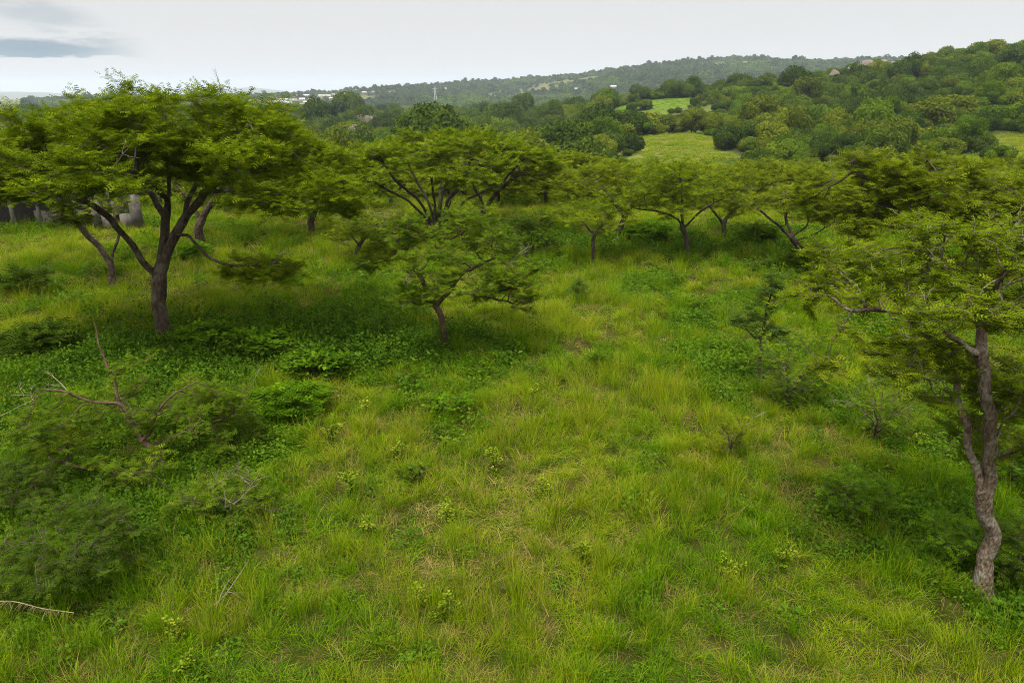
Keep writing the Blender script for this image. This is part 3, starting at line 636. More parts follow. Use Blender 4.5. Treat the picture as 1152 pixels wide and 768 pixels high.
for px, Yk, k, s in ((395, 42, 1, 1.0), (440, 52, 0, 1.0), (505, 48, 2, 1.0), (560, 44, 0, .95), (590, 54, 1, 1.0), (615, 43, 2, .85), (690, 45, 1, .95), (715, 52, 2, 1.0), (780, 44, 0, .9), (800, 55, 2, 1.1), (835, 62, 0, 1.0), (880, 52, 1, 1.05),
                     (905, 44, 2, .9), (925, 58, 0, 1.1), (950, 47, 1, .95), (985, 36, 1, .95), (1010, 52, 0, 1.1), (1060, 46, 2, 1.1), (1110, 40, 0, 1.0), (1150, 34, 1, 1.0), (1130, 52, 2, 1.1), (1190, 42, 0, 1.0),
                     (310, 42, 0, 1.05), (270, 50, 1, 1.0), (225, 44, 2, 1.0), (180, 52, 0, 1.1), (130, 46, 1, 1.0), (85, 54, 2, 1.0), (30, 48, 0, 1.1), (-30, 42, 1, 1.0), (355, 58, 2, 1.1), (420, 66, 1, 1.1), (480, 70, 0, 1.1),
                     (540, 64, 2, 1.1), (610, 68, 0, 1.0), (650, 60, 1, 1.05), (690, 72, 2, 1.2), (735, 66, 0, 1.0), (760, 78, 1, 1.1), (790, 70, 2, 1.0), (850, 76, 1, 1.2), (890, 68, 0, 1.1), (930, 74, 2, 1.2), (860, 88, 0, 1.1), (820, 84, 2, 1.0)):
    x = P(px, 230, Yk)[0]; loc = (x, Yk, float(T(x, Yk))); s *= rng.uniform(.93, 1.05); BELT.append((x, Yk)); hs_ = .92*s if px > 380 else 1.12*s
    copy_tree(protos[k], loc, rng.uniform(0, 6.28), (s*.92, s*.92, hs_), LB[k], BG)

# ------------------------------------------------------------------ woods of the valley and the hills
def wood_mat(name, c):
    m, nt, out = newmat(name); oi = N(nt, 'ShaderNodeObjectInfo'); a = N(nt, 'ShaderNodeAttribute', attribute_name='tint')
    f = math_(nt, 'ADD', math_(nt, 'MULTIPLY', a.outputs['Fac'], .5), math_(nt, 'MULTIPLY', oi.outputs['Random'], .5))
    leafy(nt, out, ramp(nt, f, c), .22, .006); return m
WM = [wood_mat('dark_wood_leaves', [(.1, (.018, .036, .004)), (.5, (.042, .072, .007)), (.95, (.085, .12, .010))]),
      wood_mat('green_wood_leaves', [(.1, (.028, .058, .003)), (.5, (.066, .116, .005)), (.95, (.125, .18, .008))]),
      wood_mat('olive_wood_leaves', [(.1, (.046, .064, .004)), (.5, (.098, .128, .007)), (.95, (.16, .19, .012))]),
      wood_mat('pale_bare_crown', [(.1, (.11, .105, .07)), (.5, (.20, .185, .135)), (.95, (.30, .27, .21))])]
def crown_mesh(seed, lobes, per, q, hr=.55, hb=.75):
    """a crown of radius 1 on a short trunk, foot at z=0"""
    rng = rs(seed); Vs, Fs, ts, n0 = [], [], [], 0
    for i in range(lobes):
        d = unit(rng.normal(0, 1, 3)); c = np.array([d[0]*.62, d[1]*.62, hb+d[2]*hr*.75]); r = rng.uniform(.2, .48)
        nn = unit(rng.normal(0, 1, (per, 3))+np.array([0, 0, .25])); p = c+nn*np.array([r, r, r*.8])*rng.uniform(.8, 1.08, (per, 1))
        t = unit(np.cross(nn+rng.normal(0, .45, nn.shape), rng.normal(0, 1, nn.shape)))
        V, F, k = place(LT['oval'], p, t, unit(nn+rng.normal(0, .4, nn.shape)), q*rng.uniform(.6, 1.4, per))
        Vs.append(V); Fs.append(F+n0); n0 += len(V); ts.append(np.repeat(np.clip(rng.normal(.5, .16)+rng.normal(0, .13, per), 0, 1), k))
    tv, tf = tube_mesh([(np.array([[0, 0, -.15], [.02, 0, .3], [0, .03, .7]]), np.array([.07, .05, .03]), 5)])
    Vs.append(tv); Fs.append(tf+n0); ts.append(np.full(len(tv), .3)); nF = sum(len(f) for f in Fs)
    mi = np.zeros(nF, int); mi[-len(tf):] = 1
    return np.concatenate(Vs), np.concatenate(Fs), np.concatenate(ts), mi
def crest(px, off):                     # a spot a little before the skyline of the wooded hill
    u = (px-576)/FPX/1.06; ds = np.linspace(200, 560, 181); e = (T(u*ds, ds)-CAMZ)/ds; k = max(0, int(e.argmax())-off); return np.array([u*ds[k], ds[k], float(T(u*ds[k], ds[k]))])
SRC = bpy.data.collections.new('wood_sources'); PROTO = []
for cls in range(4):
    for v in range(3):
        V, F, t, mi = crown_mesh(400+cls*10+v, (19, 24, 17)[v], 380, (.105, .095, .10)[v], (.5, .6, .42)[v], (.78, .9, .66)[v])
        o = build('wood_tree', V, F, [WM[cls], M['bark_dark']], attrs={'tint': ('FLOAT', t)}, midx=mi, link=False); PROTO.append(o)
rng = rs(320)
cell = 3.2; d0 = 78; xs, ys = np.meshgrid(np.arange(-430, 431, cell), np.arange(50, 640, cell)); xs, ys = xs.ravel()+rng.uniform(-2, 2, xs.size), ys.ravel()+rng.uniform(-2, 2, ys.size)
a, d = azd(xs, ys); keep = (np.abs(a) < 42) & (d > d0) & (d < 620) & ~is_field(xs, ys) & ~is_meadow(xs, ys)
# the open strip in front of the field stays clear enough to see it
keep &= ~((a > 7.5) & (a < 15.8) & (d > 232) & (d < 268) & (rng.random(len(a)) < np.where(d < 250, .35, .9))) & ~((a > 9) & (a < 18) & (d > 92) & (d < 132) & (rng.random(len(a)) < .68)) & ~((a > 30) & (d > 90) & (d < 114) & (rng.random(len(a)) < .7))
keep &= rng.random(len(a)) < np.where(a < 8, .62, .8)
ROCKS = [crest(968, 4), crest(984, 2), crest(952, 8), crest(934, 10), crest(999, 3), hit(905, 153, 110, 700)]
for q in ROCKS: keep &= ~((np.abs(xs/ys-q[0]/q[1]) < .011) & (ys < q[1]+3) & (ys > q[1]-24))
for bx, by in BELT: keep &= np.hypot(xs-bx, ys-by) > 4
xs, ys, a, d = xs[keep], ys[keep], a[keep], d[keep]; zs = T(xs, ys); n = len(xs)
rad = rng.lognormal(math.log(2.15), .34, n)*np.where((a > 12) & (d < 240), .9, np.where(a < 8, 1.25, 1))*np.where(d < 110, .85, 1.0); rad = np.where((a > 7) & (a < 17) & (d < 266) & (d > 186), rad*.58, rad); rad = np.where((a > 8) & (a < 19) & (d < 135), rad*.62, rad); rad = np.where((a > 29) & (d < 115), rad*.62, rad); rad = np.where((a > 6) & (d > 300), rad*.9, rad)
cn = fbm(xs/26, ys/26, 51, 3)+rng.normal(0, .17, n); hillside = (a > 12) & (d > 170)
cls = np.where(cn < np.where(hillside, .44, .56), 0, np.where(cn < np.where(hillside, .68, .74), 1, 2)); cls = np.where((a > 7) & (a < 16) & (d > 226) & (d < 268) & (rng.random(n) < .7), 0, cls); cls = np.where((d < 115) & (rng.random(n) < .4), 2, cls)
cls = np.where((rng.random(n) < .008) & (a < 5) & (d > 140), 3, cls); var = rng.integers(0, 3, n); sz = rng.uniform(.8, 1.3, n)
# special pale crowns seen in the valley wood
for px, py, dd in ((520, 152, 165), (588, 150, 185), (672, 148, 190), (555, 160, 150)):
    q = ray(px, py+8); x, y = q[0]/q[1]*dd, dd; k = int(np.argmin(np.hypot(xs-x, ys-y))); cls[k] = 3; rad[k] = 2.9
H = .95*rad*sz*2/1.5
# which crowns show: fill a coarse picture from the nearest to the farthest
buf = np.zeros((150, 600), bool); gy, gx = np.mgrid[0:150, 0:600]
for cx, cy, rx, ry in ((165, 165, 195, 75), (505, 200, 115, 55), (340, 205, 60, 50), (1040, 210, 130, 50), (675, 205, 45, 30), (770, 215, 55, 32), (575, 200, 55, 30)):
    buf |= ((gx*2-24-cx)/rx)**2+((gy*2-cy)/ry)**2 < 1
vis = np.zeros(n); order = np.argsort(d); px, py = pixel(xs, ys, zs+rad*.85*sz); sc = FPX/np.hypot(d, 1)
for i in order:
    rx, ry = rad[i]*sc[i]/2, rad[i]*.75*sc[i]/2; cx, cy = (px[i]+24)/2, py[i]/2
    x0, x1, y0, y1 = max(0, int(cx-rx)), min(600, int(cx+rx)+2), max(0, int(cy-ry)), min(150, int(cy+ry)+2)
    if x1 <= x0 or y1 <= y0: continue
    m_ = ((gx[y0:y1, x0:x1]-cx)/rx)**2+((gy[y0:y1, x0:x1]-cy)/ry)**2 < 1; w_ = buf[y0:y1, x0:x1]
    vis[i] = (m_ & ~w_).sum(); w_ |= m_
top = set(np.argsort(-vis)[:235].tolist())
COLW = ['dark green', 'fresh green', 'olive green', 'pale greyish']; SHP = ['rounded', 'tall lumpy', 'low spreading']
nlab = {}
for i in sorted(top, key=lambda k: d[k]):
    c_, v_ = int(cls[i]), int(var[i])
    reg = ('in the thickets around the pale clearings' if d[i] < 235 else 'on the wooded hill rising past the clearings') if a[i] > 7.5 else ('in the near edge of the valley wood' if d[i] < 150 else 'in the depth of the valley wood')
    o = PROTO[c_*3+v_].copy(); COL.objects.link(o); o.name = 'wood_tree'
    o.location = (xs[i], ys[i], zs[i]-.1); o.rotation_euler = (0, 0, rng.uniform(0, 6.28)); o.scale = (rad[i], rad[i], rad[i]*sz[i])
    tag(o, f'{COLW[c_]} tree with {SHP[v_]} crown {reg}', 'tree', f'{COLW[c_]} {SHP[v_]} trees {reg}')

def scatter(name, pts, idx, rot, scl, src, label, mats=(), patch=None):
    """one object of instanced ground cover: a point mesh carrying what stands where"""
    me = bpy.data.meshes.new(name); me.vertices.add(len(pts)); me.vertices.foreach_set('co', np.asarray(pts, np.float32).ravel())
    for k, typ, arr in (('pick', 'INT', np.asarray(idx, np.int32)), ('turn', 'FLOAT_VECTOR', rot), ('grow', 'FLOAT_VECTOR', scl), ('patch', 'FLOAT', patch if patch is not None else np.zeros(len(pts)))):
        at = me.attributes.new(k, typ, 'POINT'); at.data.foreach_set('vector' if typ == 'FLOAT_VECTOR' else 'value', np.asarray(arr, np.int32 if typ == 'INT' else np.float32).ravel())
    o = bpy.data.objects.new(name, me); COL.objects.link(o)
    ng = bpy.data.node_groups.new(name, 'GeometryNodeTree'); ng.interface.new_socket('Geometry', in_out='INPUT', socket_type='NodeSocketGeometry'); ng.interface.new_socket('Geometry', in_out='OUTPUT', socket_type='NodeSocketGeometry')
    L = ng.links; gi = ng.nodes.new('NodeGroupInput'); go = ng.nodes.new('NodeGroupOutput'); ip = ng.nodes.new('GeometryNodeInstanceOnPoints'); ci = ng.nodes.new('GeometryNodeCollectionInfo')
    ci.inputs['Collection'].default_value = src; ci.inputs['Separate Children'].default_value = True; ci.inputs['Reset Children'].default_value = True
    ip.inputs['Pick Instance'].default_value = True; L.new(gi.outputs[0], ip.inputs['Points']); L.new(ci.outputs[0], ip.inputs['Instance'])
    for k, dt, s in (('pick', 'INT', 'Instance Index'), ('turn', 'FLOAT_VECTOR', 'Rotation'), ('grow', 'FLOAT_VECTOR', 'Scale')):
        na = ng.nodes.new('GeometryNodeInputNamedAttribute'); na.data_type = dt; na.inputs[0].default_value = k; L.new(na.outputs[0], ip.inputs[s])
    L.new(ip.outputs[0], go.inputs[0]); md = o.modifiers.new('scatter', 'NODES'); md.node_group = ng
    return tag(o, label, kind='stuff')
for k, o in enumerate(PROTO): o.name = f'tree_source_{k:02d}'; SRC.objects.link(o)
rest = np.array([i for i in range(n) if i not in top]); z0 = np.zeros(len(rest))
scatter('wood', np.stack([xs, ys, zs-.1], 1)[rest], cls[rest]*3+var[rest], np.stack([z0, z0, rng.uniform(0, 6.28, len(rest))], 1), np.stack([rad, rad, rad*sz], 1)[rest], SRC, 'the mass of the wood filling the valley and hill')

# houses on the far ridge
def house_mesh(w, l, h, rh, wall, roof):
    g = Geo(); g.box((0, 0, h/2), (w, l, h), 0)
    x, y = w/2+.5, l/2+.4
    V = [(-x, -y, h-.1), (x, -y, h-.1), (x, y, h-.1), (-x, y, h-.1), (-x, 0, h+rh), (x, 0, h+rh)]
    g.add(V, [(0, 1, 5, 4), (2, 3, 4, 5)], 1); g.add([V[0], V[4], V[3], V[3]], [(0, 1, 2, 3)], 0); g.add([V[1], V[2], V[5], V[5]], [(0, 1, 2, 3)], 0)
    for k in range(3): g.box((-w*.32+k*w*.32, -l/2-.02, h*.52), (w*.13, .12, h*.34), 2)
    return g.make('hillside_house', [wall, roof, M['pane']], None, link=False)
M['pane'] = plain('dark_window', (.03, .035, .04), (.05, .055, .06), 1, .2)
WL = [plain('white_wall', (.46, .45, .42), (.62, .60, .57), .5), plain('cream_wall', (.50, .42, .32), (.66, .57, .45), .5)]
RF = [plain('grey_roof', (.32, .33, .35), (.50, .50, .52), .5), plain('red_brown_roof', (.22, .10, .06), (.34, .17, .11), .5), plain('pale_roof', (.42, .42, .42), (.56, .56, .56), .5)]
HP = [(house_mesh(13, 8, 3.6, 2.0, WL[0], RF[0]), 'white house with grey roof'), (house_mesh(11, 8, 3.4, 2.2, WL[0], RF[1]), 'white house with red brown roof'), (house_mesh(16, 9, 4.6, 1.6, WL[1], RF[2]), 'long cream house with pale roof')]
rng = rs(330); HOUSES = []
hp = [(256, 116), (266, 118), (270, 112), (278, 119), (288, 119), (295, 112), (304, 115), (312, 116), (305, 120), (320, 114), (325, 117), (332, 114), (340, 113), (349, 113), (297, 120), (318, 121), (344, 116), (361, 105), (365, 112), (284, 117), (246, 113), (252, 112), (262, 113), (274, 115), (283, 115), (291, 114), (300, 117), (308, 112), (315, 113), (322, 110), (330, 111), (337, 109), (345, 109), (352, 107), (360, 110), (318, 117), (311, 119), (340, 119), (333, 121), (326, 121), (347, 120), (368, 106), (376, 108), (388, 103),
      (395, 102), (403, 103), (410, 101), (420, 104), (437, 105), (300, 111), (285, 111), (328, 114), (356, 114), (372, 112), (500, 101), (648, 101), (690, 99), (838, 72)]
for px_, py_ in hp:
    q = hit(px_, py_, 900, 2200)
    if q is None: q = hit(px_, py_+4, 900, 2200)
    if q is None: continue
    k = int(rng.integers(0, 3)); o = HP[k][0].copy(); COL.objects.link(o); o.name = 'hillside_house'; s = rng.uniform(.5, .85)
    o.location = q; o.rotation_euler = (0, 0, rng.uniform(-.5, .5)); o.scale = (s, s, s); HOUSES.append(q)
    reg = 'in the settlement low on the far ridge' if px_ < 380 else 'scattered on the middle of the far ridge' if px_ < 600 else 'high on the far ridge'
    tag(o, HP[k][1]+' '+reg, 'house', f'{HP[k][1]} {reg}')
HOUSES = np.array(HOUSES)

# forest of the far ridge
rng = rs(340); LSRC = bpy.data.collections.new('ridge_sources')
for k in range(3):
    V, F, t, mi = crown_mesh(440+k, 6, 34, .34, .42, .62); F = F[mi == 0]
    LSRC.objects.link(build(f'ridge_source_{k}', V, F, WM[(0, 0, 1)[k]], attrs={'tint': ('FLOAT', t)}, link=False))
m_ = 26000; aa = np.radians(rng.uniform(-34, 44, m_)); dd = np.sqrt(rng.uniform(950**2, 2050**2, m_)); x, y = dd*np.sin(aa), dd*np.cos(aa)
kp = rng.random(m_) > farfield(x, y)*.93
kp &= np.hypot(x[:, None]-HOUSES[None, :, 0], (y[:, None]-HOUSES[None, :, 1]-0)*.45).min(1) > 13
kp &= (np.array([np.min(np.where(np.abs(x_/y_-HOUSES[:, 0]/HOUSES[:, 1]) < .006, np.where(HOUSES[:, 1] > y_, HOUSES[:, 1]-y_, 1e9), 1e9)) for x_, y_ in zip(x, y)]) > 45)
x, y = x[kp], y[kp]; z0 = np.zeros(len(x)); rr = rng.lognormal(math.log(4.6), .3, len(x))
scatter('ridge_forest', np.stack([x, y, T(x, y)-.3], 1), np.clip((fbm(x/90, y/160, 35, 3)*6.4-1.9+rng.normal(0, .45, len(x))).astype(int), 0, 2), np.stack([z0, z0, rng.uniform(0, 6.28, len(x))], 1), np.stack([rr, rr, rr*rng.uniform(.8, 1.2, len(x))], 1), LSRC, 'hazy forest covering the far ridge')

# rocks on the wooded hill
def rock(seed, p, s, label):
    rng = rs(seed); th, ph = np.meshgrid(np.linspace(0, 2*np.pi, 25)[:-1], np.linspace(.02, np.pi-.02, 14)); D = np.stack([np.cos(th)*np.sin(ph), np.sin(th)*np.sin(ph), np.cos(ph)], -1).reshape(-1, 3)
    pl = unit(rng.normal(0, 1, (14, 3))); off = rng.uniform(.62, 1.0, 14); r = np.min(np.where(D@pl.T > .05, off/np.maximum(D@pl.T, .05), 9), 1); r = np.minimum(r, 1.15)*(1+.08*(fbm(D[:, 0]*5+9, D[:, 1]*5+D[:, 2]*4, seed)-.5))
    V = D*r[:, None]*np.array(s); i, j = np.meshgrid(np.arange(13), np.arange(24), indexing='ij'); j2 = (j+1) % 24
    o = build('boulder', V, np.stack([i*24+j, (i+1)*24+j, (i+1)*24+j2, i*24+j2], -1).reshape(-1, 4), M['rock']); o.location = [float(q) for q in p]
    tag(o, label, 'rock', 'rocks on the hill')
M['rock'] = plain('weathered_granite', (.075, .058, .047), (.18, .145, .12), 2.5)
for k, (px_, py_, w, h, lab) in enumerate(((903, 150, 3.0, 1.5, 'broad pinkish boulder in the trees low on the wooded hill'), (912, 149, 2.0, 1.2, 'smaller pinkish boulder beside the broad one low on the hill'), (968, 4, 4.6, 3.4, 'largest pale boulder near the crest of the wooded hill'),
        (984, 2, 3.8, 3.0, 'pale boulder right of the largest one near the crest'), (952, 8, 2.8, 2.0, 'low boulder left of the largest one below the crest'), (934, 10, 2.2, 1.8, 'lone boulder among trees below the crest'), (999, 3, 2.6, 2.0, 'boulder at the right end of the rocks near the crest'))):
    q = hit(px_, py_+3, 110, 700)+np.array([0, -1.5, 1.5]) if py_ > 50 else crest(px_, py_)+np.array([0, 0, 2.9])
    rock(500+k, q, (w, w*.7, h), lab)

# small shed on the green field, mast on the ridge
def part(g, name, mats, par): return g.make(name, mats, par)
q = hit(722, 122, 200, 400); r_ = empty('field_shed', q, 'small white shed standing alone on the bright green field', 'shed')
g = Geo(); g.box((0, 0, .6), (1.9, 1.5, 1.2)); part(g, 'wall', WL[0], r_); g = Geo(); g.box((0, 0, 1.26), (2.2, 1.8, .1)); part(g, 'roof', RF[2], r_)
g = Geo(); g.box((-.4, -.77, .5), (.5, .06, .95)); part(g, 'door', RF[0], r_)
q = hit(490, 118, 700, 2200); hgt = 26
ch = []
for sx, sy in ((1, 1), (1, -1), (-1, 1), (-1, -1)): ch.append((np.array([[sx*2.6, sy*2.6, -.5], [sx*.9, sy*.9, hgt*.6], [sx*.25, sy*.25, hgt]]), np.array([.22, .2, .16]), 4))
for z in np.linspace(2, hgt*.9, 9):
    w = 2.6*(1-z/hgt)+.3; w2 = 2.6*(1-(z+2.6)/hgt)+.3
    for s in (1, -1): ch.append((np.array([[-w, s*w, z], [w2, s*w2, z+2.6]]), np.array([.12, .12]), 4)); ch.append((np.array([[s*w, -w, z], [s*w2, w2, z+2.6]]), np.array([.12, .12]), 4))
for z, w in ((hgt*.72, 5), (hgt*.86, 4)): ch.append((np.array([[-w, 0, z], [0, 0, z+.5], [w, 0, z]]), np.array([.14, .22, .14]), 4))
V, F = tube_mesh(ch); o = build('power_pylon', V, F, RF[0]); o.location = q; tag(o, 'thin pale lattice power pylon in front of the far ridge', 'pylon')

# derelict building at the left edge
Yr = 34.0; zb = float(T(-22, Yr)); r_ = empty('derelict_building', (-22.5, Yr, zb), 'low derelict building with pale pillars and dark openings behind the acacias', 'building')
PL = plain('stained_plaster', (.12, .095, .09), (.28, .24, .22), 2.2); PLc = plain('pale_plaster', (.04, .034, .03), (.12, .105, .09), 2.6); DK = plain('dark_interior_wall', (.035, .028, .028), (.09, .075, .075), 1.2)  # DK: purple-grey back wall, the dark interior's shade put into its colour
g = Geo(); g.box((-1.5, 2.2, 1.05), (8.6, .2, 2.1)); part(g, 'back_wall', DK, r_)
g = Geo()
for x0, x1, z0_, z1_ in ((1.7, 2.15, 0, 1.95), (2.75, 3.05, 0, 1.95), (3.6, 4.1, 0, 1.9), (2.15, 3.6, 1.45, 1.93), (2.15, 3.6, 0, .8)): g.box(((x0+x1)/2, 0, (z0_+z1_)/2), (x1-x0, .22, z1_-z0_))
part(g, 'front_wall', PLc, r_)
g = Geo(); g.box((-.3, .5, .45), (2.4, .2, .9)); part(g, 'low_wall', PL, r_)
for x, w in ((-3.6, .15), (-2.2, .18), (-.9, .14), (.55, .15)):
    g = Geo(); g.box((x, -.1, 1.0), (w, w, 2.0), top=.85); part(g, 'pillar', PLc, r_)
g = Geo(); V = [(-6, -.6, 2.02), (1.2, -.6, 2.02), (1.2, 2.6, 2.62), (-6, 2.6, 2.62)]; V = V+[(a_, b_, c_+.08) for a_, b_, c_ in V]
g.add(V, [(3, 2, 1, 0), (4, 5, 6, 7), (0, 1, 5, 4), (1, 2, 6, 5), (2, 3, 7, 6), (3, 0, 4, 7)]); part(g, 'roof', plain('weathered_sheet', (.20, .19, .21), (.34, .33, .36), 1.2), r_)

# ------------------------------------------------------------------ grass and undergrowth
def tuft_mesh(name, seed, nb, h, w, spread, lean, kind, mat):
    rng = rs(seed); a = rng.uniform(0, 2*np.pi, nb); r = spread*np.sqrt(rng.random(nb)); p = np.stack([r*np.cos(a), r*np.sin(a), np.full(nb, -.02)], 1)
    az = a+rng.normal(0, .9, nb); out = np.stack([np.cos(az), np.sin(az), 0*az], 1); hh = h*rng.uniform(.55, 1.15, nb); ln = lean*rng.uniform(.3, 1.5, nb)
    side = np.stack([-np.sin(az+rng.normal(0, .7, nb)), np.cos(az+rng.normal(0, .7, nb)), 0*az], 1)
    ts = np.array([0, .4, .75, 1.0]); V = np.zeros((nb, 8, 3)); tint = np.zeros((nb, 8)); bt = np.clip(rng.normal(.5, .2, nb), 0, 1)
    if kind == 'seed': tipc = np.where(rng.random(nb) < .35, .45, 0)
    else: tipc = np.zeros(nb)
    for k, t in enumerate(ts):
        c = p+out*(ln*hh*t**1.8)[:, None]; c[:, 2] += hh*(t-.28*ln*t**2.2)
        ww = w*rng.uniform(.7, 1.3, nb)*(1, .95, .65, .12)[k]
        V[:, 2*k] = c-side*ww[:, None]/2; V[:, 2*k+1] = c+side*ww[:, None]/2; tint[:, 2*k] = tint[:, 2*k+1] = np.clip(bt+tipc*(t > .7), 0, 1)
    f = np.array([(0, 1, 3, 2), (2, 3, 5, 4), (4, 5, 7, 6)]); F = (f[None]+(np.arange(nb)*8)[:, None, None]).reshape(-1, 4)
    return build(name, V.reshape(-1, 3), F, mat, attrs={'tint': ('FLOAT', tint.ravel())}, link=False)
def herb_mesh(name, seed, nl, h, r, ls, mat):
    rng = rs(seed); u = unit(rng.normal(0, 1, (nl, 3))); u[:, 2] = np.abs(u[:, 2]); p = u*np.array([r, r, h])*rng.uniform(.55, 1.05, (nl, 1))
    d = u*np.array([1, 1, .1])+rng.normal(0, .5, (nl, 3)); nm = np.array([0, 0, 1.])+u*.5+rng.normal(0, .3, (nl, 3))
    V, F, k = place(LT['oval'], p, d, nm, ls*rng.uniform(.6, 1.4, nl)); n0 = len(V)
    st = [(np.array([[0, 0, -.03], q*np.array([.5, .5, .6]), q]), np.array([.006, .004, .003]), 3) for q in p[:10]]; tv, tf = tube_mesh(st)
    return build(name, np.concatenate([V, tv]), np.concatenate([F, tf+n0]), mat, attrs={'tint': ('FLOAT', np.concatenate([np.repeat(np.clip(rng.normal(.5, .2, nl), 0, 1), k), np.full(len(tv), .4)]))}, link=False)
GR = inst_mat('meadow_grass', ([(.1, (.018, .060, .001)), (.4, (.058, .145, .0015)), (.7, (.115, .23, .002)), (.95, (.19, .26, .006))],
                               [(.1, (.055, .10, .001)), (.4, (.135, .212, .002)), (.7, (.235, .30, .004)), (.95, (.30, .22, .03))]))
ST = inst_mat('dry_grass', ([(.1, (.10, .10, .01)), (.5, (.20, .17, .03)), (.95, (.33, .26, .09))], [(.1, (.16, .13, .025)), (.5, (.28, .22, .06)), (.95, (.42, .33, .14))]))
HB = inst_mat('herb_leaves', ([(.1, (.020, .058, .004)), (.5, (.045, .105, .006)), (.95, (.085, .165, .010))], [(.1, (.05, .10, .005)), (.5, (.09, .165, .008)), (.95, (.16, .23, .014))]))
GS = bpy.data.collections.new('grass_sources'); k = 0
for kind, cnt in (('seed', 4), ('lush', 3), ('mat', 2), ('dry', 2), ('stalk', 2)):
    for i in range(cnt):
        pr = dict(seed=(54, .46, .0052, .11, .6, 'seed', GR), lush=(52, .31, .0085, .14, .85, 'lush', GR), mat=(76, .11, .008, .26, 1.1, 'mat', GR), dry=(44, .22, .005, .22, 1.6, 'dry', ST), stalk=(9, .62, .0036, .12, .45, 'dry', ST))[kind]
        GS.objects.link(tuft_mesh(f'tuft_source_{k:02d}', 600+k, *pr)); k += 1
HS = bpy.data.collections.new('herb_sources')
for i in range(7): HS.objects.link(herb_mesh(f'herb_source_{i}', 640+i, (120, 90, 150, 110, 60, 70, 50)[i], (.34, .26, .42, .3, .12, .16, .22)[i], (.30, .26, .36, .24, .17, .22, .13)[i], (.075, .09, .065, .055, .032, .04, .028)[i], HB))

def gauss(x, y, c, r): return np.exp(-((x-c[0])/r[0])**2-((y-c[1])/r[1])**2)
def lush(x, y):
    """0 where the meadow is yellow, 1 where it is green and leafy"""
    v = .27+2.3*(fbm(x/2.4, y/2.4, 61, 4)-.5)+.9*(fbm(x/.7, y/.7, 63, 2)-.5)
    v = v+.8*gauss(x, y, G(330, 388), (5.5, 3.2))+.35*gauss(x, y, G(90, 480), (4.5, 4))+.3*gauss(x, y, G(60, 660), (3, 2))+.35*gauss(x, y, G(960, 560), (3.4, 4.0))+.3*gauss(x, y, G(1050, 420), (5, 6))
    v = v+.35*gauss(x, y, G(300, 290), (5, 4))+.4*gauss(x, y, G(700, 275), (7, 3))+.25*gauss(x, y, G(720, 700), (2, .8))+.3*gauss(x, y, G(420, 400), (4, 3))
    v = v+.5*gauss(x, y, G(120, 760), (2.6, 1.2))+.35*gauss(x, y, G(1000, 740), (2.2, 1.2))+.45*gauss(x, y, G(150, 580), (3, 2.4))+.25*gauss(x, y, G(560, 760), (2, .6))
    v = v+.10*np.clip((9.5-y)/2.5, 0, 1)
    v = v-.35*gauss(x, y, G(640, 440), (3.4, 7))-.35*gauss(x, y, G(590, 570), (1.6, 2))-.3*gauss(x, y, G(40, 290), (6, 3))-.45*gauss(x, y, G(660, 240), (14, 5))-.25*gauss(x, y, G(380, 520), (1.4, 1.6))
    return np.clip(v, 0, 1)
def path(x, y): return np.clip((.75*gauss(x, y, G(690, 246), (16, 6))+.55*gauss(x, y, G(30, 285), (7, 4))+.45*gauss(x, y, G(340, 250), (6, 5)))*np.clip(fbm(x/4, y/3, 78, 3)*4-1.4, 0, 1)+gauss(x, y, G(600, 570), (1.3, 1.6))+.8*gauss(x, y, G(640, 500), (1.0, 2.4))+.6*gauss(x, y, G(640, 660), (1.2, .7))+1.1*(fbm(x/1.3, y/1.3, 77, 3)-.58)*5, 0, 1)
rng = rs(650); PT, IX, SCL, PA = [], [], [], []; HPT, HIX, HSC, HPA = [], [], [], []
